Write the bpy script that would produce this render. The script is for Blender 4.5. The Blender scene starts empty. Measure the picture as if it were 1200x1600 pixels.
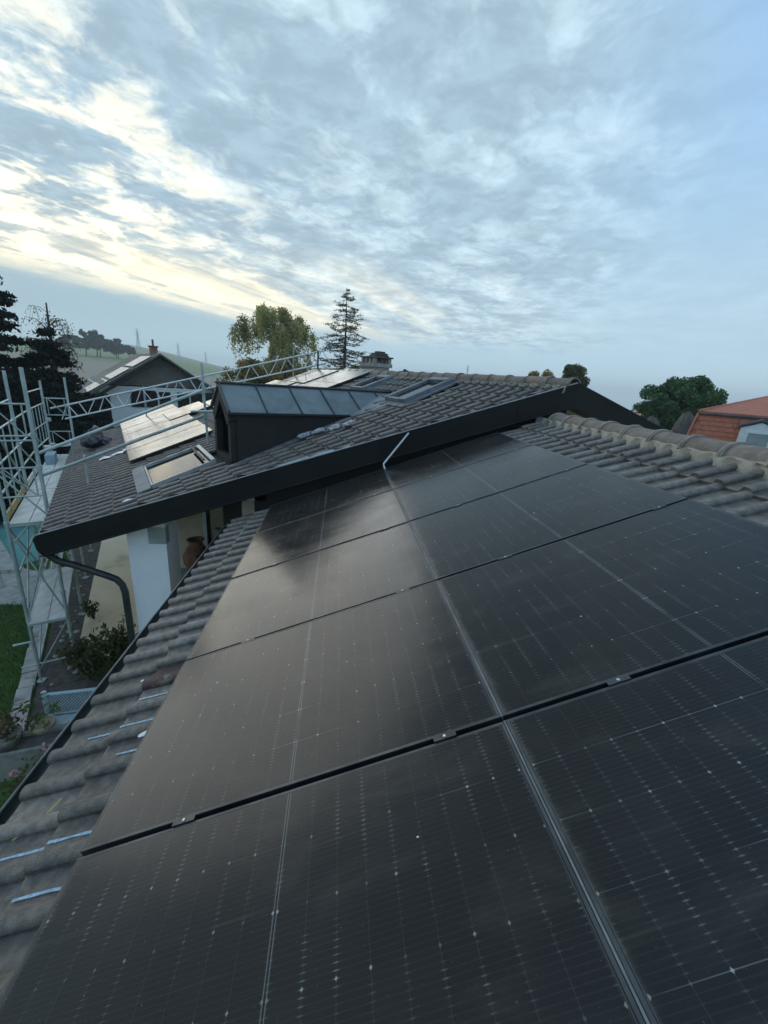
import bpy, bmesh, math, random
import numpy as np
from mathutils import Matrix, Vector
R = math.radians
random.seed(7)
rng = np.random.default_rng(7)
S = bpy.context.scene
col = S.collection

# ------------------------------------------------------------------ camera
cam = bpy.data.cameras.new('camera'); cam_o = bpy.data.objects.new('camera', cam); col.objects.link(cam_o)
cam.sensor_fit = 'AUTO'; cam.sensor_width = 36; cam.lens = 14.42; cam.clip_start = 0.05; cam.clip_end = 20000
RW = ((0.992581, -0.099400, 0.070014), (0.036053, -0.309323, -0.950273), (0.116115, 0.945748, -0.303445))          # rows: right, down, forward
EYE = Vector((0.9414, -1.2084, 6.3270))
m = Matrix.Identity(4)
for i in range(3):
    m[i][0] = RW[0][i]; m[i][1] = -RW[1][i]; m[i][2] = -RW[2][i]; m[i][3] = EYE[i]
cam_o.matrix_world = m
S.camera = cam_o

# ------------------------------------------------------------------ render settings
S.render.engine = 'CYCLES'
S.cycles.use_denoising = True
S.cycles.max_bounces = 6; S.cycles.diffuse_bounces = 3; S.cycles.glossy_bounces = 3; S.cycles.transparent_max_bounces = 8
S.cycles.volume_bounces = 1
S.view_settings.view_transform = 'Standard'; S.view_settings.look = 'None'
S.view_settings.exposure = 1.12; S.view_settings.gamma = 1.0

# ------------------------------------------------------------------ node helper
class NT:
    def __init__(s, tree): s.t = tree; s.n = tree.nodes; s.l = tree.links
    def node(s, typ, **kw):
        n = s.n.new(typ)
        for k, v in kw.items(): setattr(n, k, v)
        return n
    def put(s, sock, v):
        if isinstance(v, bpy.types.NodeSocket): s.l.new(v, sock)
        else: sock.default_value = v
    def m(s, op, a, b=0.0, c=None, clamp=False):
        n = s.node('ShaderNodeMath', operation=op, use_clamp=clamp)
        s.put(n.inputs[0], a); s.put(n.inputs[1], b)
        if c is not None: s.put(n.inputs[2], c)
        return n.outputs[0]
    def vm(s, op, a, b=(0, 0, 0), out=0):
        n = s.node('ShaderNodeVectorMath', operation=op)
        s.put(n.inputs[0], a)
        if op == 'SCALE': s.put(n.inputs['Scale'], b)
        elif op not in ('NORMALIZE', 'LENGTH'): s.put(n.inputs[1], b)
        return n.outputs[out]
    def ss(s, x, e0, e1, lo=0.0, hi=1.0):
        n = s.node('ShaderNodeMapRange', interpolation_type='SMOOTHSTEP')
        s.put(n.inputs[0], x); s.put(n.inputs[1], e0); s.put(n.inputs[2], e1); s.put(n.inputs[3], lo); s.put(n.inputs[4], hi)
        return n.outputs[0]
    def mix(s, f, a, b, mode='MIX'):
        n = s.node('ShaderNodeMix', data_type='RGBA', blend_type=mode)
        s.put(n.inputs[0], f)
        for sock, v in ((n.inputs[6], a), (n.inputs[7], b)):
            if not isinstance(v, bpy.types.NodeSocket) and len(v) == 3: v = (*v, 1)
            s.put(sock, v)
        return n.outputs[2]
    def noise(s, vec, scale, detail=4, rough=.55, dist=0.0, out='Fac'):
        n = s.node('ShaderNodeTexNoise')
        if vec is not None: s.l.new(vec, n.inputs['Vector'])
        s.put(n.inputs['Scale'], scale); n.inputs['Detail'].default_value = detail
        n.inputs['Roughness'].default_value = rough; n.inputs['Distortion'].default_value = dist
        return n.outputs[out]
    def sep(s, v):
        n = s.node('ShaderNodeSeparateXYZ'); s.l.new(v, n.inputs[0]); return n.outputs
    def comb(s, x, y, z=0.0):
        n = s.node('ShaderNodeCombineXYZ'); s.put(n.inputs[0], x); s.put(n.inputs[1], y); s.put(n.inputs[2], z); return n.outputs[0]

def lin(r, g, b):
    f = lambda c: (c/255/12.92) if c/255 <= .04045 else ((c/255+.055)/1.055)**2.4
    return (f(r), f(g), f(b))

# ------------------------------------------------------------------ world: low sun behind broken morning cloud
SUN_AZ, SUN_EL = -31.0, 11.0
world = bpy.data.worlds.new('World'); S.world = world; world.use_nodes = True
w = NT(world.node_tree); w.n.clear()
BG = 0.1
sky = w.node('ShaderNodeTexSky', sky_type='NISHITA', sun_disc=False)
sky.sun_elevation = R(SUN_EL); sky.sun_rotation = R(SUN_AZ); sky.altitude = 500; sky.air_density = 1.0; sky.dust_density = 1.5; sky.ozone_density = 1.5
tc = w.node('ShaderNodeTexCoord')
d = w.vm('NORMALIZE', tc.outputs['Generated'])
dx, dy, dz = w.sep(d)
sd = (math.sin(R(SUN_AZ))*math.cos(R(SUN_EL)), math.cos(R(SUN_AZ))*math.cos(R(SUN_EL)), math.sin(R(SUN_EL)))
cg = w.vm('DOT_PRODUCT', d, sd, out=1)
cgp = w.m('MAXIMUM', cg, 0.0)
glow_w = w.m('POWER', cgp, 6.0)
glow_n = w.m('POWER', cgp, 26.0)
zc = w.m('MAXIMUM', dz, 0.0)
den = w.m('ADD', zc, 0.07)
px = w.m('DIVIDE', dx, den); py = w.m('DIVIDE', dy, den)
ca, sa = math.cos(R(32)), math.sin(R(32))
# cloud sheet seen in perspective: axis along the streaks (az 32 deg) and across them
al = w.m('ADD', w.m('MULTIPLY', px, sa), w.m('MULTIPLY', py, ca))
ac = w.m('SUBTRACT', w.m('MULTIPLY', px, ca), w.m('MULTIPLY', py, sa))
pv = w.comb(w.m('MULTIPLY', al, 0.95), ac, 0.37)
wn_ = w.node('ShaderNodeTexNoise'); w.l.new(pv, wn_.inputs['Vector']); wn_.inputs['Scale'].default_value = 3.0; wn_.inputs['Detail'].default_value = 5
warp = w.vm('ADD', pv, w.vm('SCALE', w.vm('SUBTRACT', wn_.outputs['Color'], (.5, .5, .5)), .22))
big = w.noise(pv, 1.1, 3, .5, .2)
med = w.noise(warp, 3.1, 9, .60, .15)
fine = w.noise(warp, 13.0, 7, .62, .2)
rdg = w.node('ShaderNodeTexNoise', noise_type='RIDGED_MULTIFRACTAL'); w.l.new(warp, rdg.inputs['Vector']); rdg.inputs['Scale'].default_value = 4.6; rdg.inputs['Detail'].default_value = 6; rdg.inputs['Roughness'].default_value = .55
# optical thickness of the sheet, 0 = gap, 1 = thick
th = w.m('ADD', w.m('ADD', w.m('MULTIPLY', big, .40), w.m('MULTIPLY', med, .74)), w.m('MULTIPLY', fine, .22))
th = w.m('DIVIDE', w.m('SUBTRACT', th, .475), .36, clamp=True)
azf = w.m('ARCTAN2', dx, dy)
glow_l = w.m('MULTIPLY', glow_w, w.ss(dz, .36, .12, .12, 1.0))
thick_c = w.mix(glow_l, lin(148, 172, 188), lin(158, 175, 181))
mid_c = w.mix(glow_l, lin(174, 198, 211), lin(200, 211, 209))
gap_c = w.mix(glow_l, lin(194, 214, 223), lin(250, 244, 222))
c = w.mix(w.ss(th, .80, .34), thick_c, mid_c)
c = w.mix(w.ss(th, .42, .04), c, gap_c)
lum = w.noise(warp, 7.0, 6, .6, .2)
c = w.vm('SCALE', c, w.ss(lum, .34, .66, .88, 1.09))
fil = w.m('MULTIPLY', w.ss(rdg.outputs['Fac'], .45, 1.1), w.ss(th, .85, .35))
c = w.mix(w.m('MULTIPLY', fil, w.m('MULTIPLY_ADD', glow_l, .45, .25)), c, w.mix(glow_l, lin(226, 236, 238), lin(255, 252, 236)))
c = w.mix(w.m('MULTIPLY', glow_n, w.ss(th, .75, .25)), c, (1.35, 1.17, .80))
# the veil thins to smooth blue on the side away from the sun
clear = w.vm('SCALE', sky.outputs[0], BG*0.75)
clear = w.mix(0.8, clear, w.mix(w.ss(dz, .10, .52), lin(170, 198, 215), lin(144, 186, 226)))
smooth = w.m('MULTIPLY', w.ss(w.m('ADD', cg, w.m('MULTIPLY', big, .30)), .84, .50), .85)
c = w.mix(smooth, c, clear)
# low warm glow just above the cloud bank
eln = w.m('ADD', dz, w.m('MULTIPLY', w.m('SUBTRACT', med, .5), .05))
warm_band = w.m('MULTIPLY', w.ss(eln, 0.27, 0.12), w.m('POWER', cgp, 6.0))
streak = w.ss(w.noise(w.comb(w.m('MULTIPLY', al, 0.13), w.m('MULTIPLY', ac, 1.0), 2.0), 2.3, 6, .58, .2), .40, .62)
c = w.mix(w.m('MULTIPLY', warm_band, w.m('MULTIPLY_ADD', streak, .85, .10)), c, (1.35, 1.12, .70))
# grey cloud bank lying on the horizon
top = w.m('MULTIPLY_ADD', w.ss(azf, R(-40), R(5)), -0.062, 0.150)
bank = w.ss(w.m('SUBTRACT', eln, top), 0.024, -0.026)
bank_c = w.mix(w.ss(azf, R(-40), R(25)), lin(148, 172, 181), lin(164, 192, 208))
bank_c = w.mix(w.ss(dz, 0.10, 0.0), bank_c, lin(172, 195, 206))
c = w.mix(bank, c, bank_c)
c = w.mix(w.ss(dz, 0.0, -0.08), c, lin(110, 120, 120))
bgn = w.node('ShaderNodeBackground'); w.l.new(w.vm('SCALE', c, .67/BG), bgn.inputs[0]); bgn.inputs[1].default_value = BG
out = w.node('ShaderNodeOutputWorld'); w.l.new(bgn.outputs[0], out.inputs[0])

# the veiled sun: soft and weak
sl = bpy.data.lights.new('sun', 'SUN'); sl.energy = 0.5; sl.angle = R(52); sl.color = (1, .95, .86)
so = bpy.data.objects.new('sun', sl); col.objects.link(so)
so.rotation_euler = Vector((-sd[0], -sd[1], -math.tan(R(12.5)))).to_track_quat('-Z', 'Y').to_euler()

# ------------------------------------------------------------------ materials
def new_mat(name):
    mt = bpy.data.materials.new(name); mt.use_nodes = True
    t = NT(mt.node_tree); b = t.n['Principled BSDF']
    return mt, t, b
def pmat(name, c1, c2=None, scale=3.0, rough=.8, bump=0.0, bscale=None, spec=.5, metal=0.0, c3=None, s3=.6, t3=(.55, .7), obj_var=0.0, rvar=0.0, stretch=None):
    mt, t, b = new_mat(name)
    geo = t.node('ShaderNodeNewGeometry'); pos = geo.outputs['Position']
    if stretch:
        pos = t.vm('MULTIPLY', pos, stretch)
    c2 = c2 or tuple(x*.8 for x in c1)
    cc = t.mix(t.ss(t.noise(pos, scale, 6, .6), .35, .65), c1, c2)
    if c3: cc = t.mix(t.ss(t.noise(pos, s3, 7, .65), *t3), cc, c3)
    if obj_var:
        oi = t.node('ShaderNodeObjectInfo')
        v = t.m('MULTIPLY_ADD', oi.outputs['Random'], 2*obj_var, 1-obj_var)
        cc = t.vm('SCALE', cc, v)
    t.l.new(cc, b.inputs['Base Color'])
    b.inputs['Metallic'].default_value = metal; b.inputs['Specular IOR Level'].default_value = spec
    if rvar: t.l.new(t.m('MULTIPLY_ADD', t.noise(pos, scale*2.3, 4), rvar, rough-rvar*.5), b.inputs['Roughness'])
    else: b.inputs['Roughness'].default_value = rough
    if bump:
        bn = t.node('ShaderNodeBump'); bn.inputs['Strength'].default_value = bump; bn.inputs['Distance'].default_value = .02
        t.l.new(t.noise(pos, bscale or scale*4, 6, .65), bn.inputs['Height']); t.l.new(bn.outputs[0], b.inputs['Normal'])
    return mt
def leafmat(name, ca_, cb_, trans=.25):
    mt, t, b = new_mat(name)
    geo = t.node('ShaderNodeNewGeometry')
    cc = t.mix(geo.outputs['Random Per Island'], ca_, cb_)
    cc = t.mix(t.ss(t.noise(geo.outputs['Position'], .7, 2), .4, .65), cc, t.vm('SCALE', cc, .65))
    t.l.new(cc, b.inputs['Base Color']); b.inputs['Roughness'].default_value = .75; b.inputs['Specular IOR Level'].default_value = .2
    tr = t.node('ShaderNodeBsdfTranslucent'); t.l.new(cc, tr.inputs[0])
    mx = t.node('ShaderNodeMixShader'); mx.inputs[0].default_value = trans
    t.l.new(b.outputs[0], mx.inputs[1]); t.l.new(tr.outputs[0], mx.inputs[2])
    t.l.new(mx.outputs[0], t.n['Material Output'].inputs[0])
    return mt

M = {}
M['tile'] = pmat('concrete roof tile', (.235, .196, .160), (.130, .108, .088), 22, .44, .6, 130, .6, c3=(.30, .275, .235), s3=5.2, t3=(.57, .72), obj_var=.24, rvar=.25)
M['tile_upper'] = pmat('concrete roof tile, darker', (.198, .158, .127), (.110, .088, .071), 22, .46, .6, 130, .6, c3=(.28, .24, .20), s3=5.2, t3=(.58, .74), obj_var=.24, rvar=.25)
M['tile_red'] = pmat('reddish replacement tile', (.13, .075, .06), (.09, .055, .048), 9, .8, .5, 60, .35, c3=(.24, .2, .17), s3=8)
M['ridge'] = pmat('weathered ridge tile', (.27, .22, .178), (.19, .155, .125), 12, .85, .5, 50, .3, c3=(.30, .17, .12), s3=2.2, t3=(.56, .7), obj_var=.14)
M['mortar'] = pmat('cream bedding mortar', (.46, .41, .32), (.34, .30, .24), 14, .9, .8, 70)
M['deck'] = pmat('dark roofing felt', (.035, .033, .031), (.02, .02, .02), 4, .9)
M['black_metal'] = pmat('black painted sheet metal', (.015, .0147, .0132), (.009, .009, .008), 1.2, .6, .05, 6, .25, rvar=.25)
M['trim'] = pmat('pale drip edge', (.42, .43, .42), (.3, .3, .3), 5, .45, spec=.5)
M['gutter'] = pmat('dark green gutter', (.045, .05, .045), (.02, .024, .024), 4, .42, rvar=.2)
M['gutter_lip'] = pmat('paler gutter lip', (.13, .15, .145), (.06, .07, .07), 9, .4)  # rolled lip in a paler tone than the gutter
M['frame'] = pmat('black anodised frame', (.10, .10, .10), (.06, .06, .06), 6, .42, metal=.8, rvar=.2)
M['frame_edge'] = pmat('scuffed frame edge', (.30, .31, .31), (.1, .1, .1), 12, .35, metal=.6)
M['alu_dull'] = pmat('dull aluminium strip', (.22, .225, .225), (.14, .145, .145), 9, .5, metal=.6)
M['steel'] = pmat('bright clamp steel', (.62, .62, .60), (.5, .5, .5), 20, .3, metal=.8)
M['galv'] = pmat('galvanised scaffold tube', (.46, .53, .50), (.33, .39, .37), 3, .5, .1, 20, .5, metal=.25, obj_var=.15)
M['alu'] = pmat('aluminium girder', (.74, .75, .74), (.62, .63, .62), 3, .45, metal=.2)
M['deckboard'] = pmat('weathered scaffold deck', (.76, .73, .65), (.60, .57, .51), 2, .8, .3, 25, c3=(.30, .285, .26), s3=1.3, t3=(.55, .8), stretch=(3, 1, 1))
M['yellow'] = pmat('yellow toe board', (.52, .36, .10), (.40, .28, .08), 4, .7)
M['white_wall'] = pmat('white render', (.88, .88, .90), (.84, .84, .87), 3, .9, .15, 80)
M['cream_wall'] = pmat('cream render', (.70, .58, .44), (.52, .43, .33), 3, .9, .15, 80)
M['patio'] = pmat('beige paving', (.84, .69, .47), (.76, .62, .43), 1.2, .85, .2, 30, c3=(.44, .37, .27), s3=.7, t3=(.55, .8))
M['stone'] = pmat('pale stone kerb', (.46, .43, .385), (.34, .315, .28), 4, .9, .6, 30, c3=(.14, .13, .115), s3=2.5)
M['soil'] = pmat('dark planting soil', (.13, .11, .095), (.07, .06, .052), 7, .95, .9, 30, c3=(.11, .1, .085), s3=9, t3=(.6, .7))
M['zinc'] = pmat('blue grey zinc sheet', (.17, .20, .20), (.10, .125, .13), 1.6, .42, .08, 9, .5, metal=.35, rvar=.25)
M['zinc_seam'] = pmat('dark standing seam', (.03, .033, .035), (.02, .02, .022), 5, .5)
M['lead'] = pmat('grey lead flashing', (.22, .23, .24), (.15, .16, .17), 6, .6, .4, 14, metal=.3)
M['dark_wood'] = pmat('dark stained boards', (.022, .02, .017), (.014, .0125, .011), 3, .75, .2, 20)
M['glass'] = pmat('dark reflective pane', (.012, .014, .016), (.01, .01, .012), 1, .06, spec=.6)
M['white_plastic'] = pmat('white plastic', (.72, .73, .72), (.6, .61, .6), 12, .4)
M['crumple'] = pmat('crumpled silvery film', (.48, .46, .48), (.16, .15, .16), 18, .3, .5, 30, metal=.3)
M['bag'] = pmat('dark blue tarpaulin', (.012, .014, .025), (.008, .009, .014), 6, .55, .4, 14)
M['blue_sheet'] = pmat('pale blue sheet', (.30, .42, .48), (.24, .34, .40), 6, .5)
M['chalk'] = pmat('pale blue chalk', (.42, .56, .66), (.26, .36, .44), 60, .9)
M['straw'] = pmat('dry straw', (.55, .47, .16), (.45, .38, .12), 20, .8)
M['terracotta'] = pmat('terracotta', (.34, .16, .10), (.24, .11, .07), 6, .85, .3, 30)
M['pot'] = pmat('weathered buff pot', (.42, .35, .25), (.3, .25, .18), 6, .9, .4, 30)
M['trough'] = pmat('mossy concrete trough', (.30, .28, .24), (.2, .19, .165), 5, .95, .6, 24, c3=(.07, .08, .05), s3=3)
M['lattice'] = pmat('pale blue painted metal', (.44, .55, .58), (.36, .46, .5), 8, .5)
M['bark'] = pmat('brown bark', (.06, .045, .033), (.035, .027, .02), 8, .95, .6, 20)
M['bark_birch'] = pmat('pale birch bark', (.42, .40, .36), (.16, .14, .12), 3, .9, .3, 12)
M['leaf_dark'] = leafmat('dark conifer needles', (.010, .016, .011), (.022, .030, .020), .1)
M['leaf_birch'] = leafmat('yellowing birch leaves', (.43, .41, .17), (.55, .49, .20), .55)
M['leaf_gold'] = leafmat('golden autumn leaves', (.40, .27, .07), (.27, .20, .06), .4)
M['leaf_larch'] = leafmat('thin larch needles', (.15, .115, .07), (.095, .08, .05), .2)
M['leaf_pine'] = leafmat('dense pine needles', (.055, .13, .045), (.105, .19, .07), .1)
M['leaf_shrub'] = leafmat('olive shrub leaves', (.085, .10, .035), (.15, .145, .06))
M['leaf_green'] = leafmat('fresh green leaves', (.08, .14, .04), (.14, .18, .055))
M['petal'] = leafmat('pink petals', (.55, .12, .18), (.65, .25, .30), .3)
M['petal_pale'] = leafmat('pale pink petals', (.75, .42, .42), (.8, .6, .55), .3)
M['leaf_far'] = leafmat('distant wood leaves', (.05, .07, .045), (.085, .095, .055), .1)
M['roof_red'] = pmat('orange red tile', (.52, .17, .10), (.44, .14, .08), 5, .8, .3, 30, obj_var=.06)
M['gable'] = pmat('grey brown gable boards', (.17, .155, .14), (.13, .12, .105), 3, .85, .2, 14)
M['roof_dark'] = pmat('dark brown tiles', (.13, .12, .11), (.09, .083, .078), 2, .85, .2, 14)
M['white_paint'] = pmat('white painted timber', (.74, .76, .76), (.66, .68, .68), 6, .6)
M['plaster'] = pmat('pale rendered wall', (.80, .81, .78), (.74, .75, .72), 2, .9)
M['blind'] = pmat('grey blind', (.36, .40, .38), (.30, .33, .32), 4, .8)
M['concrete'] = pmat('weathered concrete', (.36, .345, .31), (.25, .24, .215), 6, .9, .5, 30)
M['rock'] = pmat('grey boulder', (.12, .10, .088), (.06, .052, .046), 3, .95, .8, 9)
M['asphalt'] = pmat('dark hedge core', (.012, .017, .012), (.008, .011, .008), 3, .95)

# ------------------------------------------------------------------ mesh helpers
class MB:
    def __init__(s): s.v = []; s.f = []
    def add(s, vs, fs):
        o = len(s.v); s.v += [tuple(p) for p in vs]; s.f += [tuple(i+o for i in f) for f in fs]; return s
    def hexa(s, p):   # 8 pts: bottom 4 ccw, top 4 ccw
        return s.add(p, [(3, 2, 1, 0), (4, 5, 6, 7), (0, 1, 5, 4), (1, 2, 6, 5), (2, 3, 7, 6), (3, 0, 4, 7)])
    def box(s, a, b):
        x0, y0, z0 = a; x1, y1, z1 = b
        return s.hexa([(x0, y0, z0), (x1, y0, z0), (x1, y1, z0), (x0, y1, z0), (x0, y0, z1), (x1, y0, z1), (x1, y1, z1), (x0, y1, z1)])
    def obox(s, fr, a, b):  # box in a frame function fr(x,y,z)->world
        x0, y0, z0 = a; x1, y1, z1 = b
        return s.hexa([fr(*p) for p in [(x0, y0, z0), (x1, y0, z0), (x1, y1, z0), (x0, y1, z0), (x0, y0, z1), (x1, y0, z1), (x1, y1, z1), (x0, y1, z1)]])
    def tube(s, pts, r, n=8, caps=True):
        pts = [Vector(p) for p in pts]; rs = r if isinstance(r, (list, tuple)) else [r]*len(pts)
        rings = []; prev = None
        for i, p in enumerate(pts):
            t = (pts[min(i+1, len(pts)-1)]-pts[max(i-1, 0)]).normalized()
            if prev is None:
                a = Vector((0, 0, 1)) if abs(t.z) < .9 else Vector((1, 0, 0))
                x = t.cross(a).normalized()
            else: x = (prev - t*prev.dot(t)).normalized()
            prev = x; y = t.cross(x)
            rings.append([p+(x*math.cos(2*math.pi*k/n)+y*math.sin(2*math.pi*k/n))*rs[i] for k in range(n)])
        vs = [q for rg in rings for q in rg]; fs = []
        for i in range(len(pts)-1):
            for k in range(n):
                k2 = (k+1) % n; fs.append((i*n+k, i*n+k2, (i+1)*n+k2, (i+1)*n+k))
        if caps: fs.append(tuple(range(n-1, -1, -1))); fs.append(tuple((len(pts)-1)*n+k for k in range(n)))
        return s.add(vs, fs)
    def lathe(s, prof, c, n=16):
        vs = []; fs = []
        for r, z in prof:
            for k in range(n): vs.append((c[0]+r*math.cos(2*math.pi*k/n), c[1]+r*math.sin(2*math.pi*k/n), c[2]+z))
        for i in range(len(prof)-1):
            for k in range(n):
                k2 = (k+1) % n; fs.append((i*n+k, i*n+k2, (i+1)*n+k2, (i+1)*n+k))
        return s.add(vs, fs)
    def prism(s, poly, off):   # polygon extruded by a vector
        n = len(poly); off = Vector(off)
        vs = [Vector(p) for p in poly]+[Vector(p)+off for p in poly]
        return s.add(vs, [tuple(range(n)), tuple(range(2*n-1, n-1, -1))]+[(i, i+n, (i+1) % n+n, (i+1) % n) for i in range(n)])
    def mesh(s, name, mat, smooth=None):
        me = bpy.data.meshes.new(name); me.from_pydata(s.v, [], s.f)
        bm = bmesh.new(); bm.from_mesh(me); bmesh.ops.recalc_face_normals(bm, faces=bm.faces); bm.to_mesh(me); bm.free()
        if mat: me.materials.append(M[mat] if isinstance(mat, str) else mat)
        if smooth:
            me.polygons.foreach_set('use_smooth', [True]*len(me.polygons)); me.set_sharp_from_angle(angle=R(smooth))
        me.update(); return me
    def build(s, name, mat, parent=None, smooth=None, **kw):
        return obj(name, s.mesh(name, mat, smooth), parent, **kw)

def obj(name, me, parent=None, matrix=None, label=None, cat=None, group=None, kind=None):
    o = bpy.data.objects.new(name, me); col.objects.link(o)
    if parent is not None:
        o.parent = parent
        if matrix is None and parent.get('_base') is not None:
            b = parent['_base']; o.location = (-b[0], -b[1], -b[2])
    if matrix is not None: o.matrix_basis = matrix
    tag(o, label, cat, group, kind); return o
def tag(o, label=None, cat=None, group=None, kind=None):
    for k, v in (('label', label), ('category', cat), ('group', group), ('kind', kind)):
        if v: o[k] = v
    return o
ROOTS = []
def thing(name, base, label, cat, group=None):
    e = bpy.data.objects.new(name, None); col.objects.link(e); e.location = base; e['_base'] = list(base); e.empty_display_size = .2
    ROOTS.append(e); return tag(e, label, cat, group)

def leaves(centers, size, up=.0, aspect=1.6, r=None):
    """quads, one per centre, randomly turned"""
    c = np.asarray(centers, float); n = len(c); r = r or rng
    a = r.normal(size=(n, 3)); a /= np.linalg.norm(a, axis=1)[:, None]+1e-9
    b = r.normal(size=(n, 3)); b[:, 2] += up; b -= a*(a*b).sum(1)[:, None]; b /= np.linalg.norm(b, axis=1)[:, None]+1e-9
    sz = (size*(.6+.8*r.random(n)))[:, None]
    v = np.stack([c-a*sz*.5-b*sz*aspect*.5*.2, c-b*sz*aspect*.5, c+a*sz*.5-b*sz*aspect*.5*-.1, c+b*sz*aspect*.5], 1).reshape(-1, 3)
    return v
def quad_mesh(name, v, mat):
    n = len(v)//4; me = bpy.data.meshes.new(name)
    me.vertices.add(len(v)); me.vertices.foreach_set('co', np.asarray(v, np.float32).ravel())
    me.loops.add(n*4); me.loops.foreach_set('vertex_index', np.arange(n*4, dtype=np.int32))
    me.polygons.add(n); me.polygons.foreach_set('loop_start', np.arange(0, n*4, 4, dtype=np.int32))
    me.update(calc_edges=True); me.materials.append(M[mat]); return me

# ------------------------------------------------------------------ frames of the two roofs
P21 = R(21.0); C21, S21 = math.cos(P21), math.sin(P21)
def low(v, u, n=0.0):          # lower roof: v up the slope, u along the ridge, n off the panel surface
    return Vector((v*C21-n*S21, u, 4.5+v*S21+n*C21))
LOWM = Matrix(((C21, 0, -S21, 0), (0, 1, 0, 0), (S21, 0, C21, 4.5), (0, 0, 0, 1)))
A27 = R(27.0); VH = Vector((math.cos(A27), math.sin(A27), 0)); UH = Vector((-math.sin(A27), math.cos(A27), 0))
TU = 0.3816; PU = math.atan(TU); CU, SU = math.cos(PU), math.sin(PU)
UP0 = Vector((0, 4.82, 4.95))
VU = VH*CU+Vector((0, 0, SU)); NU = UH.cross(VU); NU = NU if NU.z > 0 else -NU
def upp(u, s, n=0.0):          # upper roof: u along the eave, s up the slope, n off the tile bed
    return UP0+UH*u+VU*s+NU*n
def uh(u, v, z):               # plan frame of the upper house, absolute height
    q = UP0+UH*u+VH*v; return Vector((q.x, q.y, z))
T27 = math.tan(A27)
S_EAVE, S_RIDGE = -3.10, 4.20
def near_u(s): return -s*CU*T27          # near verge (parallel to the lower panel rows)
def far_u(s): return 9.14-s*CU*T27

# ================================================================== THE SETTING
def sst(x, a, b):
    t = min(max((x-a)/(b-a), 0), 1); return t*t*(3-2*t)
def terrain(x, y):
    r = math.hypot(x, y); az = math.degrees(math.atan2(x, y))
    wl = sst(az, 14, -26) if az > -150 else 1-sst(az, -150, -180)
    hill = np.interp(r, [0, 45, 150, 400, 720, 1000, 2500, 6500], [0, 0, 2.5, 15, 31, 34, 20, 0])
    hill *= .82+.18*math.sin(az*.21+1.0)
    fall = np.interp(r, [0, 45, 300, 1200, 2500, 6500], [0, 0, -12, -62, -80, -80])
    return wl*hill+(1-wl)*fall
radii = [0, 6, 12, 20, 30, 45, 60, 80, 105, 135, 170, 210, 260, 320, 390, 460, 540, 620, 720, 850, 1000, 1300, 1700, 2400]
naz = 180; vs = [(0, 0, 0)]; fs = []
for r_ in radii[1:]:
    for k in range(naz):
        a = 2*math.pi*k/naz; x, y = r_*math.sin(a), r_*math.cos(a); vs.append((x, y, terrain(x, y)))
for k in range(naz): fs.append((0, 1+k, 1+(k+1) % naz))
for i in range(len(radii)-2):
    for k in range(naz):
        a, b = 1+i*naz+k, 1+i*naz+(k+1) % naz; fs.append((a, a+naz, b+naz, b))
mt, t, b = new_mat('lawn and farmland')
geo = t.node('ShaderNodeNewGeometry'); pos = geo.outputs['Position']; gx, gy, gz = t.sep(pos)
rad = t.vm('LENGTH', t.comb(gx, gy, 0.0), out=1)
lawn = t.mix(t.noise(pos, 6, 5), (.045, .085, .02), (.08, .13, .035))
plough = t.mix(t.noise(pos, .02, 5), (.25, .205, .15), (.32, .265, .20))
green = t.mix(t.noise(pos, .015, 4), (.15, .20, .085), (.22, .25, .12))
# field parcels: long strips across the slope with crooked edges
par = t.noise(t.vm('MULTIPLY', t.vm('ADD', pos, (40, 0, 0)), (.0018, .0055, 0)), 1.0, 1, .4)
fields = t.mix(t.ss(par, .43, .46), plough, green)
ring = t.m('ADD', rad, t.m('MULTIPLY', t.m('SUBTRACT', t.noise(pos, .01, 2), .5), 60))
fields = t.mix(t.ss(ring, 210, 220), plough, fields)
fields = t.mix(t.m('MULTIPLY', t.ss(ring, 95, 100), t.ss(ring, 112, 106)), fields, (.13, .145, .07))
fields = t.mix(t.ss(gz, -20, -40), fields, (.07, .085, .055))
t.l.new(t.mix(t.ss(rad, 48, 62), lawn, fields), b.inputs['Base Color']); b.inputs['Roughness'].default_value = .95; b.inputs['Specular IOR Level'].default_value = .15
bn = t.node('ShaderNodeBump'); bn.inputs['Strength'].default_value = .5; bn.inputs['Distance'].default_value = .05
t.l.new(t.noise(pos, 25, 5), bn.inputs['Height']); t.l.new(bn.outputs[0], b.inputs['Normal'])
g = MB().add(vs, fs).build('ground', mt, kind='structure', smooth=60)

def sheet(name, poly, z, mat, h=.3):
    MB().prism([(p[0], p[1], z) for p in poly], (0, 0, -h)).build(name, mat, kind='structure')
def pu(u, v): q = uh(u, v, 0); return (q.x, q.y)
# beige paving of the terrace under the eave, planting bed and pale kerb beside it
sheet('patio', [pu(4.3, -3.12), pu(12.5, -2.62), pu(12.5, 1.2), pu(1.2, 1.2)], .03, 'patio')
sheet('planting_bed', [pu(2.0, -3.75), pu(12.0, -3.62), pu(12.0, -2.64), pu(4.28, -3.135), pu(2.0, -2.2)], .012, 'soil')
sheet('garden_path', [(-12.4, 9.3), (-6.9, 9.3), (-7.4, 11.0), (-8.6, 11.4), (-11.5, 14.5), (-20, 25), (-22, 20)], .02, 'stone')
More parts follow.
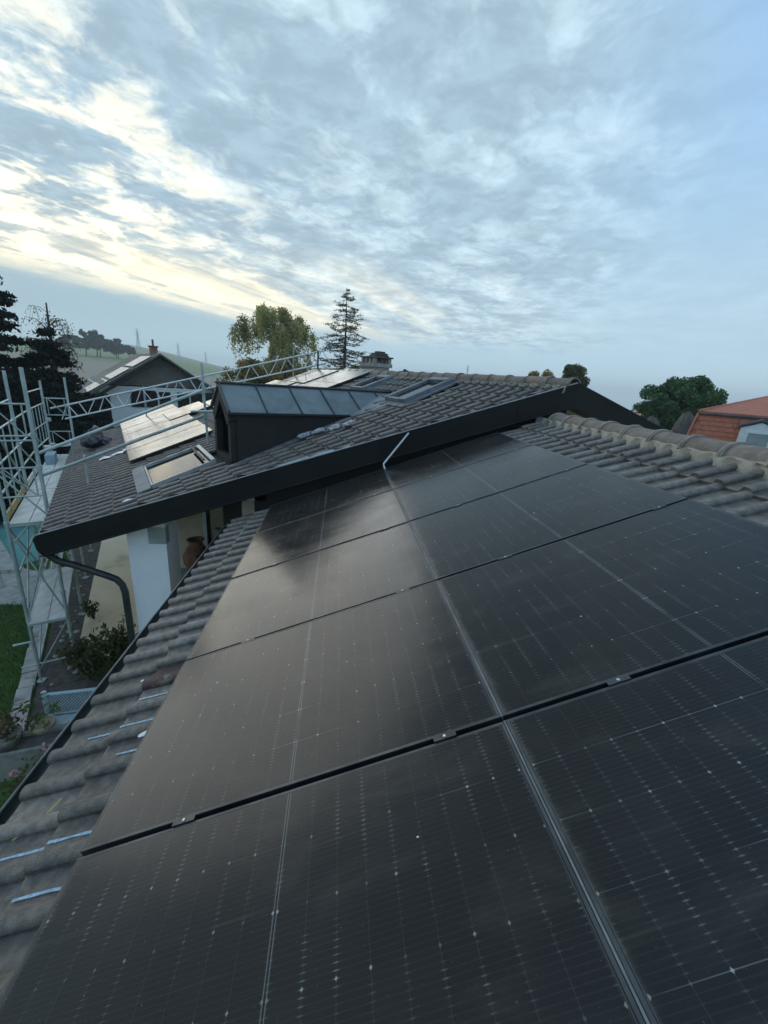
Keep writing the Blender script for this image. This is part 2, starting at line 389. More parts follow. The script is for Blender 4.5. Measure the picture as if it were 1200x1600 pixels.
# kerb stones between lawn and bed
kb = thing('stone_kerb', pu(5, -3.9)+(0,), 'row of pale grey kerb stones edging the lawn beside the planting bed', 'kerb')
uu = 1.6
while uu < 11.5:
    ln = .42+.14*random.random(); dv = random.uniform(-.012, .012); hz = .10+random.uniform(-.012, .015)
    MB().obox(lambda x, y, z: uh(x, y, z), (uu+.008, -4.02+dv, -.1), (uu+ln-.008, -3.77+dv, hz)).build('kerb_stone', 'stone', kb)
    uu += ln
# ================================================================== LOWER HOUSE WITH THE SOLAR ROOF
TW, TL, EXP = .213, .405, .352           # tile cover width, length, exposed course
def tile_mesh(name, mat, w=TW, L=TL, lift=.034, thick=.022):
    # x up the slope (0 = lower nose), y along the eave, z up. Flat pan and one high roll.
    prof = [(-.014, .015), (-.0135, .023), (-.008, .032), (.004, .040), (.022, .0445), (.042, .043), (.058, .034), (.070, .019), (.078, .008), (.088, .001), (.14, -.002), (.200, 0), (w+.008, .002)]
    xs = [0, .006, .06, min(.2, L*.6), L]; n = len(prof); V = []; F = []
    for x in xs:
        zl = lift*(1-x/L) - (.003 if x == 0 else 0)
        for k, (y, z) in enumerate(prof): V.append((x, y, z+zl))
    for i in range(len(xs)-1):
        for k in range(n-1): F.append((i*n+k, (i+1)*n+k, (i+1)*n+k+1, i*n+k+1))
    o = len(V)
    for y, z in prof: V.append((.003, y, z+lift-thick-.006))
    for k in range(n-1): F.append((k, k+1, o+k+1, o+k))
    o2 = len(V)
    V += [(L, -.01, -.02), (L, w+.01, -.02)]
    F += [(0, o, o2, (len(xs)-1)*n), (n-1, len(xs)*n-1, o2+1, o+n-1)]
    me = bpy.data.meshes.new(name); me.from_pydata(V, [], F); me.materials.append(M[mat])
    me.polygons.foreach_set('use_smooth', [True]*len(me.polygons)); me.set_sharp_from_angle(angle=R(28)); me.update()
    return me
tile_me = tile_mesh('roof_tile', 'tile'); tile_top_me = tile_mesh('roof_tile_top', 'tile', L=.15, lift=.03); tile_red_me = tile_mesh('roof_tile_red', 'tile_red')

H1 = thing('house', (2.5, 1.5, 0), 'house in the foreground, brown tiled roof carrying the two columns of solar panels', 'house')
BED = -.145
roof = MB().obox(lambda x, y, z: low(x, y, z), (-.72, -3.6, BED-.12), (4.36, 5.12, BED-.03)).build('roof', 'deck', H1)
roof['_base'] = [0, 0, 0]
# far slope behind the ridge
rt = low(4.36, 0, BED-.03)
def back(x, y, z): return Vector((rt.x+x*C21+z*S21, y, rt.z-x*S21+z*C21))
MB().obox(back, (.02, -3.6, -.09), (5.3, 5.12, 0)).build('roof_slope', 'tile', H1)
MB().prism([(low(-.25, 0).x, -3.3, 0), (10.6, -3.3, 0), (10.6, -3.3, 4.0), (low(4.6, 0).x, -3.3, low(4.6, 0).z-.3), (low(-.25, 0).x, -3.3, 4.1)], (0, 8.4, 0)).build('wall', 'cream_wall', H1)
u_first = 1.40-.030-16*TW
courses = [-.692+k*EXP for k in (0, 1, 2, 3)]+[-.692+k*EXP for k in (11, 12, 13, 14)]
RED = {(1, 9)}
for ci, v0 in enumerate(courses):
    k = round((v0+.692)/EXP)
    for j in range(0, 44):
        u0 = u_first+j*TW
        if u0 < -1.7 or u0 > 4.95: continue
        if k in (3, 11) and not (-1.6 < u0 < 5): continue
        if k >= 11 and u0 < .3: continue
        jit = Matrix.Translation((random.uniform(-.004, .004), random.uniform(-.002, .002), random.uniform(-.002, .002)))
        rz = Matrix.Rotation(R(random.uniform(-.5, .5)), 4, 'Z')
        is_red = (k == 1 and 9 <= j-6 <= 9)
        o = obj('roof_tile', tile_red_me if is_red else (tile_top_me if k == 14 else tile_me), roof, LOWM @ Matrix.Translation((v0, u0, BED)) @ jit @ rz)
        if is_red: o['label'] = 'dark red replacement tile beside the solar panel'
# ridge: half-round caps with a collar, bedded in cream mortar
def ridge_cap(name, L=.43, r0=.132, r1=.120, mat='ridge'):
    b_ = MB(); n = 12
    rings = [(0, r0+.016), (.05, r0+.016), (.055, r0), (L*.6, (r0+r1)/2), (L, r1)]
    V = []; F = []
    for x, r_ in rings:
        for k in range(n+1):
            a = math.pi*(-.04+1.08*k/n); V.append((r_*math.cos(a)*1.08, x, r_*math.sin(a)*.80))
    for x, r_ in ((0, r0-.012),):
        for k in range(n+1):
            a = math.pi*(-.04+1.08*k/n); V.append((r_*math.cos(a)*1.08, x+.002, r_*math.sin(a)*.80))
    m_ = n+1
    for i in range(len(rings)-1):
        for k in range(n): F.append((i*m_+k, i*m_+k+1, (i+1)*m_+k+1, (i+1)*m_+k))
    o = len(rings)*m_
    for k in range(n): F.append((k, o+k, o+k+1, k+1))
    return b_.add(V, F).mesh(name, mat, 35)
cap_me = ridge_cap('ridge_tile')
RX, RZ = low(4.35, 0, BED).x, low(4.35, 0, BED).z
def mortar_strip(frame, length, step, seed, w0=.0, side=-1):
    """scalloped mortar skirt running along a ridge, filling the pans below the caps"""
    rr = random.Random(seed); b_ = MB(); n = int(length/.03); V = []
    for i in range(n+1):
        y = i*.03; ph = (y/step) % 1.0
        wave = (.5+.5*math.cos(2*math.pi*(ph-.75)))
        dip = .075*(1-wave)+rr.uniform(-.012, .012)
        V += [frame(side*(.12), y, .085), frame(side*(.150+.02*rr.random()), y, .068+.025*wave), frame(side*(.150+dip*.30), y, .030+.045*wave), frame(side*(.153+dip*.42), y, -.02+.045*wave)]
    F = []
    for i in range(n):
        for k in range(3): a = i*4+k; F.append((a, a+1, a+5, a+4))
    return b_.add(V, F)
fr_low = lambda x, y, z: Vector((RX+x, y, RZ+z+x*(-S21 if x > 0 else S21)*-1*(0)+ (x*math.tan(P21) if x < 0 else 0)))
mortar_strip(lambda x, y, z: fr_low(x, y+.2, z+.005), 4.6, TW, 3).build('mortar', 'mortar', H1, 50)
y = 4.62; i = 0
while y > -2.4:
    tilt = Matrix.Rotation(R(random.uniform(-.8, .8)+1.3), 4, 'X') @ Matrix.Rotation(R(random.uniform(-1.2, 1.2)), 4, 'Z')
    obj('ridge_tile', cap_me, roof, Matrix.Translation((RX, y-.0, RZ+.022+random.uniform(-.004, .004))) @ Matrix.Rotation(math.pi, 4, 'Z') @ tilt)
    # pale mortar ring at the collar
    if y > .5:
        rg = MB(); pts = [(RX+(.150*math.cos(a))*1.08, y-.015+random.uniform(-.008, .008), RZ+.020+.148*math.sin(a)*.80) for a in [math.pi*q/9 for q in range(10)]]
        rg.tube(pts, [.007+.006*random.random() for _ in pts], 5).build('mortar_joint', 'mortar', roof, 60)
    y -= .405; i += 1
# gutter along the eave
gx0 = low(-.775, 0, BED-.03); gb = MB(); n = 10; V = []; F = []
for yy in (-3.6, 5.0):
    for k in range(n+1):
        a = math.pi+math.pi*k/n; V.append((gx0.x+.062*math.cos(a), yy, gx0.z+.01+.062*math.sin(a)))
for k in range(n): F.append((k, k+1, n+2+k, n+1+k))
for yy in (-3.6, 5.0):
    for k in range(n+1):
        a = math.pi+math.pi*k/n; V.append((gx0.x+.058*math.cos(a), yy, gx0.z+.012+.058*math.sin(a)))
for k in range(n): F.append((2*n+2+k, 3*n+3+k, 3*n+4+k, 2*n+3+k))
gut = gb.add(V, F).build('gutter', 'gutter', H1, 60)
MB().tube([(gx0.x-.064, -3.6, gx0.z+.014), (gx0.x-.064, 5.0, gx0.z+.014)], .0085, 8).build('gutter_lip', 'gutter_lip', H1, 60)
# chalk marks left by the fitters beside the panel edge: thin strips lying on the pans
def chalk(v0, v1, j, off=.112, wd=.0125):
    u0 = u_first+j*TW+off; b_ = MB(); N = 8
    V = []
    for q in range(N+1):
        f_ = q/N; v = v0+(v1-v0)*f_; kk = math.floor((v+.692)/EXP); xl = v+.692-kk*EXP
        zz = BED+.034*(1-xl/TL)+.004; ww = wd*(.7+.5*random.random()); du = random.uniform(-.0012, .0012)
        V += [low(v, u0+du-ww/2, zz+.0), low(v, u0+du+ww/2, zz+.001)]
    b_.add(V, [(2*q, 2*q+1, 2*q+3, 2*q+2) for q in range(N)]).build('chalk_mark', 'chalk', H1)
for a in ((-.62, -.345, 10), (-.335, -.02, 10), (-.33, -.02, 9), (-.545, -.345, 13), (-.338, -.02, 13), (-.25, -.02, 12), (-.325, -.02, 14), (-.335, -.02, 17), (-.325, -.02, 18)): chalk(*a)
# straw on the tiles and a white dropping or two
for pts in ([(-.56, .28), (-.50, .33), (-.45, .42), (-.44, .45), (-.455, .445)], [(-.53, .95), (-.50, .99), (-.47, .97), (-.46, 1.0)], [(-.52, .93), (-.49, 1.0)]):
    MB().tube([low(v, u, BED+.034*(1-((v+.692) % EXP)/TL)+.008+.004*random.random()) for v, u in pts], .0035, 5).build('straw', 'straw', H1)
def splat(c_, r_, nrm, name='dropping', mat='white_plastic', parent=None):
    b_ = MB(); n = 9; a0 = Vector((1, 0, 0)); a0 = (a0-nrm*a0.dot(nrm)).normalized(); a1 = nrm.cross(a0)
    V = [c_+nrm*r_*.22]+[c_+(a0*math.cos(2*math.pi*k/n)*1.7+a1*math.sin(2*math.pi*k/n))*r_*random.uniform(.7, 1.2)-nrm*.002 for k in range(n)]
    b_.add(V, [(0, 1+k, 1+(k+1) % n) for k in range(n)]).build(name, mat, parent, 60)
NL = Vector((-S21, 0, C21))
for v, u, z, r_ in ((-.12, .70, .052, .02), (-.08, .86, .018, .012), (-.41, 1.27, .035, .009), (-.45, 1.22, .03, .007), (-.60, 3.72, .05, .028), (-.17, 2.02, .03, .008)):
    splat(low(v, u, BED+z), r_, NL, parent=H1)
# ================================================================== UPPER HOUSE
H2 = thing('house', (0.5, 9.0, 0), 'larger house beyond the solar panels with black bargeboard, dormer and roof windows', 'house')
def poly_prism(pts, n0, n1):
    return MB().prism([upp(u, s, n1) for u, s in pts], NU*(n0-n1))
roof2 = poly_prism([(near_u(S_EAVE), S_EAVE), (near_u(S_RIDGE), S_RIDGE), (far_u(S_RIDGE), S_RIDGE), (far_u(S_EAVE), S_EAVE)], -.22, -.03).build('roof', 'deck', H2)
roof2['_base'] = [0, 0, 0]
# far slope
VD = VH*CU-Vector((0, 0, SU)); ND = VH*SU+Vector((0, 0, CU)); r0 = upp(0, S_RIDGE, -.03)
def dwn(u, s, n=0.0): return r0+UH*u+VD*s+ND*n
ru = near_u(S_RIDGE)
MB().prism([dwn(ru, .02), dwn(far_u(S_RIDGE), .02), dwn(far_u(S_RIDGE)-2.5, 6), dwn(ru-6*CU*T27, 6)], ND*-.19).build('roof_slope', 'tile_upper', H2)
tile2_me = tile_mesh('roof_tile_upper', 'tile_upper')
UPM = Matrix(((VU.x, UH.x, NU.x, UP0.x), (VU.y, UH.y, NU.y, UP0.y), (VU.z, UH.z, NU.z, UP0.z), (0, 0, 0, 1)))
# holes in the tiling: dormer, roof windows
DU0, DW, DV0, DZE, DZR = 1.02, 1.2, -.28, 5.71, 6.07
def in_hole(u, s):
    vh = s*CU
    zroof = UP0.z+s*SU
    if DU0-.05 < u < DU0+DW+.05 and vh > DV0-.05:
        half = abs(u-(DU0+DW/2))/(DW/2); ztop = DZR-(DZR-DZE)*half
        if zroof < ztop: return True
    for (a, b_, c_, d_) in WINS:
        if a-.05 < u < b_+.05 and c_-.02 < s < d_+.02: return True
    return False
WINS = [(.36, 1.02, 2.74, 3.92), (2.38, 3.0, 3.06, 3.90), (1.52, 3.22, -1.62, -.46)]
E2 = .334; cells = []
nk = int((S_RIDGE-S_EAVE-.12)/E2)+1
for k in range(nk):
    s0 = S_EAVE-.04+k*E2
    umin = near_u(s0+.17)-.35; umax = far_u(s0)+.05
    j0 = math.floor(umin/TW)
    for j in range(j0, int(umax/TW)+1):
        u0 = j*TW; uc, sc = u0+TW/2, s0+.17
        if uc > far_u(sc)-.1: continue
        q = upp(uc, sc)
        if q.y < 4.86-.16: continue
        if in_hole(uc, sc): continue
        cells.append(((q-EYE).length, k, j, u0, s0))
cells.sort()
def clip_copy(me, mtx):
    """cut a tile along the verge line"""
    mi = mtx.inverted(); co = mi @ Vector((0, 4.845, 0)); no = (mi.to_3x3() @ Vector((0, -1, 0)))
    bm = bmesh.new(); bm.from_mesh(me)
    bmesh.ops.bisect_plane(bm, geom=bm.verts[:]+bm.edges[:]+bm.faces[:], plane_co=co, plane_no=no, clear_outer=True)
    if not bm.verts: bm.free(); return None
    m2 = me.copy(); bm.to_mesh(m2); bm.free(); return m2
rest = MB(); rest_v = [v.co.copy() for v in tile2_me.vertices]; rest_f = [tuple(p.vertices) for p in tile2_me.polygons]
nind = 0
for dist, k, j, u0, s0 in cells:
    mt_ = UPM @ Matrix.Translation((s0+random.uniform(-.005, .005), u0+random.uniform(-.002, .002), random.uniform(-.003, .003))) @ Matrix.Rotation(R(random.uniform(-.6, .6)), 4, 'Z')
    me = tile2_me
    if nind < 300:
        corner_y = [(mt_ @ Vector(c_)).y for c_ in ((0, 0, 0), (TL, 0, 0), (0, TW, 0), (TL, TW, 0))]
        if min(corner_y) < 4.845:
            me = clip_copy(tile2_me, mt_)
            if me is None: continue
        obj('roof_tile', me, roof2, mt_); nind += 1
    else:
        if min((mt_ @ Vector(c_)).y for c_ in ((0, 0, 0), (TL, 0, 0))) < 4.84: continue
        rest.add([mt_ @ p for p in rest_v], rest_f)
me = bpy.data.meshes.new('roof_tiling'); me.from_pydata(rest.v, [], rest.f); me.materials.append(M['tile_upper'])
me.polygons.foreach_set('use_smooth', [True]*len(me.polygons)); me.set_sharp_from_angle(angle=R(40))
obj('roof_tiling', me, roof2, Matrix.Identity(4), kind='stuff')
# ridge caps
cap2_me = ridge_cap('ridge_tile_upper', mat='ridge'); uu = ru+.02; RZM = Matrix(((VH.x, UH.x, 0, 0), (VH.y, UH.y, 0, 0), (0, 0, 1, 0), (0, 0, 0, 1)))
rz2 = upp(0, S_RIDGE-.02).z+.02
while uu < far_u(S_RIDGE)-.1:
    q = uh(uu, (S_RIDGE-.02)*CU, rz2+random.uniform(-.005, .005))
    obj('ridge_tile', cap2_me, roof2, Matrix.Translation(q) @ RZM @ Matrix.Rotation(R(random.uniform(-1, 1)+1.2), 4, 'X'))
    uu += .405
mortar_strip(lambda x, y, z: uh(ru+.05+y, (S_RIDGE-.02)*CU+x, rz2-.04+z+(x*TU if x < 0 else 0)), 9.0, TW, 5).build('mortar', 'mortar', H2, 50)

# bargeboards along the near verge, with a pale drip edge
def zt(x): return 4.985+.34*x
PKX = (S_RIDGE*CU)/math.cos(A27); PKZ = zt(PKX)+.012
XE = -3.36
bb = MB().prism([(XE, 4.80, zt(XE)), (PKX, 4.80, PKZ), (PKX, 4.80, PKZ-.345), (XE+.05, 4.80, zt(XE)-.335), (XE-.03, 4.80, zt(XE)-.22), (XE-.055, 4.80, zt(XE)-.06)], (0, .045, 0))
bb.build('bargeboard', 'black_metal', H2)
RSL = -.372
def zr_(x): return PKZ+(x-PKX)*RSL
MB().prism([(PKX, 4.797, PKZ), (9.6, 4.797, zr_(9.6)), (9.6, 4.797, zr_(9.6)-.36), (PKX, 4.797, PKZ-.345)], (0, .045, 0)).build('bargeboard', 'black_metal', H2)
MB().tube([(XE-.02, 4.803, zt(XE)+.006), (PKX, 4.803, PKZ+.006)], .0085, 6).build('drip_edge', 'trim', H2)
MB().tube([(PKX, 4.803, PKZ+.006), (9.6, 4.803, zr_(9.6)+.006)], .0085, 6).build('drip_edge', 'black_metal', H2)
MB().tube([(XE, 4.79, zt(XE)-.325), (PKX, 4.79, PKZ-.335)], .010, 6).build('board_edge', 'black_metal', H2)
for xj in (-1.9, -.15, 1.75, 3.55):
    MB().obox(lambda x, y, z: Vector((xj+x, 4.80+y, zt(xj+x)-z)), (0, -.004, .004), (.035, 0, .335)).build('board_joint', 'black_metal', H2)
    for zz in (): MB().lathe([(0, .006), (.005, .005), (.007, 0)], (0, 0, 0), 7).build('screw', 'galv', H2).matrix_basis = Matrix.Translation(-Vector(H2.location)) @ Matrix.Translation((xj-.02, 4.80, zt(xj-.02)-zz)) @ Matrix.Rotation(R(90), 4, 'X')
# a pale flashing strip where the tiles lift off the verge
V = [(.02, 4.806, zt(.02)+.012), (.55, 4.806, zt(.55)+.026), (1.12, 4.806, zt(1.12)+.012), (1.10, 4.90, zt(1.1)+.03), (.56, 4.90, zt(.56)+.05), (.03, 4.88, zt(.03)+.025)]
MB().prism(V, (0, 0, -.008)).build('flashing', 'blind', H2)
# soffit under the verge and the gable wall
MB().prism([(XE, 4.845, zt(XE)-.30), (PKX, 4.845, PKZ-.31), (PKX, 5.25, PKZ-.31), (XE, 5.25, zt(XE)-.30)], (0, 0, .03)).build('soffit', 'dark_wood', H2)
MB().prism([(-.3, 4.95, low(-.7, 0).z-.2), (-.3, 4.95, zt(-.3)-.25), (PKX, 4.95, PKZ-.28), (PKX, 4.95, low(4.5, 0).z-.3)], (0, .25, 0)).build('shade_gap_wall', 'black_metal', H2)  # black sheet standing in for the shade between bargeboard and lower roof
MB().prism([(-.55, 5.22, 0), (8.6, 5.22, 0), (8.6, 5.22, zr_(8.6)-.2), (PKX, 5.22, PKZ-.22), (-.55, 5.22, zt(-.55)-.2)], (0, .2, 0)).build('wall', 'cream_wall', H2)
MB().prism([(3.9, 4.86, PKZ-.50), (5.6, 4.86, zr_(5.6)-.42), (5.6, 4.86, zr_(5.6)-.49), (3.9, 4.86, PKZ-.60)], (0, .03, 0)).build('trim_board', 'blind', H2)
MB().box((-.62, 4.95, 4.46), (-.12, 5.02, 4.55)).build('rafter_end', 'cream_wall', H2)
# eave wall far behind the terrace, terrace back wall with door and window frames
MB().prism([pu(6.2, -.1)+(0,), pu(12.6, -.1)+(0,), pu(12.6, -.1)+(4.6,), pu(6.2, -.1)+(4.6,)], VH*.2).build('wall', 'cream_wall', H2)
bw = MB().box((-3.4, 7.9, 0), (.2, 8.1, 4.4)).build('wall', 'cream_wall', H2)
MB().box((-2.02, 7.82, 1.6), (-1.94, 7.9, 4.3)).build('door_frame', 'white_paint', H2)
MB().box((-1.94, 7.86, 1.6), (-1.88, 7.9, 4.3)).build('door_gap', 'dark_wood', H2)
MB().tube([(-1.55, 7.3, 1.2), (-1.55, 7.3, 3.1)], .065, 10).build('post', 'blind', H2, 40)
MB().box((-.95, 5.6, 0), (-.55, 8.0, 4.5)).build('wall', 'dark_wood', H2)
# white pillar carrying the corner
pil = MB().box((-2.30, 5.15, 0), (-1.72, 5.62, 4.3)).build('pillar', 'white_wall', H2)
MB().box((-1.98, 5.143, 3.62), (-1.715, 5.28, 3.9)).build('pillar_patch', 'blind', H2)
# eave gutter and the swan-neck downpipe
g0, g1 = upp(near_u(S_EAVE)+.05, S_EAVE-.10, -.10), upp(far_u(S_EAVE), S_EAVE-.10, -.10)
V = []; F = []; n = 8
for q in (g0, g1):
    for k in range(n+1):
        a = math.pi+math.pi*k/n; V.append(q+VH*.07*math.cos(a)+Vector((0, 0, .07*math.sin(a))))
for k in range(n): F.append((k, k+1, n+2+k, n+1+k))
MB().add(V, F).build('gutter', 'gutter', H2, 60)
MB().tube([g0-VH*.072, g1-VH*.072], .009, 6).build('gutter_lip', 'trim', H2)
dp = [(-3.34, 4.93, 3.58), (-3.33, 4.95, 3.47), (-3.25, 4.98, 3.37), (-3.05, 5.01, 3.29), (-2.62, 5.06, 3.09), (-2.50, 5.08, 3.02), (-2.43, 5.09, 2.92), (-2.40, 5.09, 2.78), (-2.395, 5.09, 2.2), (-2.395, 5.09, .1)]
MB().tube(dp, .052, 12).build('downpipe', 'gutter', H2, 40)

# dormer: dark clad cheeks, low zinc roof with standing seams
def du(u, v, z): return uh(u, v, z)
dz_at = lambda v: UP0.z+TU*v
DVE = (DZE-UP0.z)/TU; DVR = (DZR-UP0.z)/TU
dm = MB()
dm.add([du(DU0, DV0, dz_at(DV0)-.15), du(DU0, DVE, DZE-.1), du(DU0, DVE, DZE), du(DU0, DV0, DZE)], [(0, 1, 2, 3)])
dm.add([du(DU0+DW, DV0, dz_at(DV0)-.15), du(DU0+DW, DVE, DZE-.1), du(DU0+DW, DVE, DZE), du(DU0+DW, DV0, DZE)], [(3, 2, 1, 0)])
um = DU0+DW/2
dormer = dm.build('dormer', 'dark_wood', H2); dormer['_base'] = [0, 0, 0]
# front: posts, gable frame with an open dark louvre
zb = dz_at(DV0)-.12
fr = MB()
for a, b_ in ((DU0, DU0+.16), (DU0+DW-.16, DU0+DW)): fr.obox(du, (a, DV0-.06, zb), (b_, DV0+.05, DZE-.12))
fr.prism([du(DU0-.03, DV0-.075, DZE-.14), du(um, DV0-.075, DZR-.02), du(DU0+DW+.03, DV0-.075, DZE-.14), du(DU0+DW-.14, DV0-.075, DZE-.24), du(um, DV0-.075, DZR-.22), du(DU0+.14, DV0-.075, DZE-.24)], VH*.1)
fr.obox(du, (DU0, DV0-.06, zb), (DU0+DW, DV0+.05, zb+.2))
fr.build('dormer_front', 'dark_wood', dormer)
MB().obox(du, (DU0+.05, DV0+.25, zb), (DU0+DW-.05, DV0+.3, DZE)).build('dormer_opening', 'bag', dormer)
ov = .07
RV0 = DV0-.10
def dr(side):   # one roof slope, side -1 near / +1 far
    eu = um+side*(DW/2+ov); ez = DZE-(DZR-DZE)*ov/(DW/2)
    return eu, ez
for side in (-1, 1):
    eu, ez = dr(side); ve = (ez-UP0.z)/TU
    MB().prism([du(eu, RV0, ez), du(eu, ve+.1, ez), du(um, DVR+.15, DZR), du(um, RV0, DZR)], (0, 0, .03)).build('dormer_roof', 'zinc', dormer)
    nseam = 6
    for q in range(nseam+1):
        v = RV0+.02+q*.60
        # seam runs from ridge to eave, cut by the valley
        f_end = 1.0
        vv = lambda f_: (DZR-(DZR-ez)*f_-UP0.z)/TU
        if v > DVR: continue
        if v > ve: f_end = max(0.0, (DZR-(UP0.z+TU*v))/(DZR-ez))
        if f_end < .1: continue
        a = du(um, v, DZR+.042); e = du(um+(eu-um)*f_end, v, DZR-(DZR-ez)*f_end+.042)
        MB().tube([a, e], .014 if q else .02, 5).build('standing_seam', 'zinc_seam', dormer)
    MB().tube([du(eu, RV0, ez+.02), du(eu, ve+.1, ez+.02)], .016, 6).build('eave_trim', 'zinc_seam', dormer)
    MB().tube([du(eu, ve+.05, ez+.045), du(um, DVR+.1, DZR+.045)], .016, 6).build('valley', 'zinc_seam', dormer)
MB().tube([du(um, RV0-.02, DZR+.045), du(um, DVR+.2, DZR+.045)], .024, 6).build('dormer_ridge', 'zinc_seam', dormer)
# lead apron between the dormer valley and the first roof window
poly_prism([(.85, 1.95), (1.10, 1.95), (1.62, 2.85), (1.05, 2.95), (.70, 2.55)], .02, .055).build('flashing', 'lead', H2)
poly_prism([(.90, -.40), (1.00, -.40), (1.00, 1.9), (.90, 1.9)], .0, .05).build('flashing', 'lead', H2)

# roof windows: raised frame, sash, pane
def roof_window(a, b_, c_, d_, h=.13, fw=.07, apron=True, mat='lead', pane='glass'):
    f = MB()
    fr_ = lambda x, y, z: upp(x, y, z)
    f.obox(fr_, (a, c_, 0), (a+fw, d_, h)); f.obox(fr_, (b_-fw, c_, 0), (b_, d_, h))
    f.obox(fr_, (a+fw, c_, 0), (b_-fw, c_+fw, h-.01)); f.obox(fr_, (a+fw, d_-fw*2.2, 0), (b_-fw, d_, h+.012))
    o = f.build('roof_window', mat, H2); o['_base'] = [0, 0, 0]
    MB().obox(fr_, (a+fw+.002, c_+fw+.002, .02), (b_-fw-.002, d_-fw*2.2-.002, h-.05)).build('pane', pane, o)
    if apron:
        MB().obox(fr_, (a-.08, c_-.16, .035), (b_+.08, c_-.002, .055)).build('apron', 'lead', o)
        for x0, x1 in ((a-.09, a-.002), (b_+.002, b_+.09)): MB().obox(fr_, (x0, c_, .03), (x1, d_+.05, .06)).build('side_flashing', 'lead', o)
    return o
roof_window(.36, 1.02, 2.74, 3.92)
roof_window(2.38, 3.0, 3.06, 3.90)
# the wide pane low on the slope, in front of the dormer
wide = roof_window(1.60, 3.16, -1.56, -.48, h=.07, fw=.03, apron=False, mat='trim', pane='glass')
poly_prism([(1.52, -1.78), (3.30, -1.78), (3.30, -1.57), (1.52, -1.57)], .03, .06).build('apron', 'lead', wide)
MB().obox(lambda x, y, z: upp(x, y, z), (1.75, -.66, .084), (3.1, -.62, .105)).build('rail', 'black_metal', wide)

# chimney behind the ridge: plaster shaft, slab, four stubby posts and a flat cap with a stone
CH = (5.2, 4.85)
def ch(x, y, z): return uh(CH[0]+x, CH[1]+y, z)
c0 = MB().obox(ch, (-.33, -.26, 5.8), (.33, .26, 6.70)).build('chimney', 'concrete', H2); c0['_base'] = [0, 0, 0]
MB().obox(ch, (-.39, -.32, 6.70), (.39, .32, 6.80)).build('chimney_slab', 'concrete', c0)
for x in (-.32, -.11, .11, .32):
    for y_ in (-.25, .25): MB().obox(ch, (x-.045, y_-.045, 6.80), (x+.045, y_+.045, 6.95)).build('chimney_post', 'concrete', c0)
MB().obox(ch, (-.41, -.33, 6.95), (.41, .33, 6.99)).build('chimney_cap', 'roof_dark', c0)
for z0, s_ in ((6.99, .22), (7.04, .19), (7.085, .12)): MB().obox(ch, (-.22-s_*.5, -s_, z0), (-.22+s_*1.2, s_, z0+.045)).build('cap_stone', 'rock', c0)
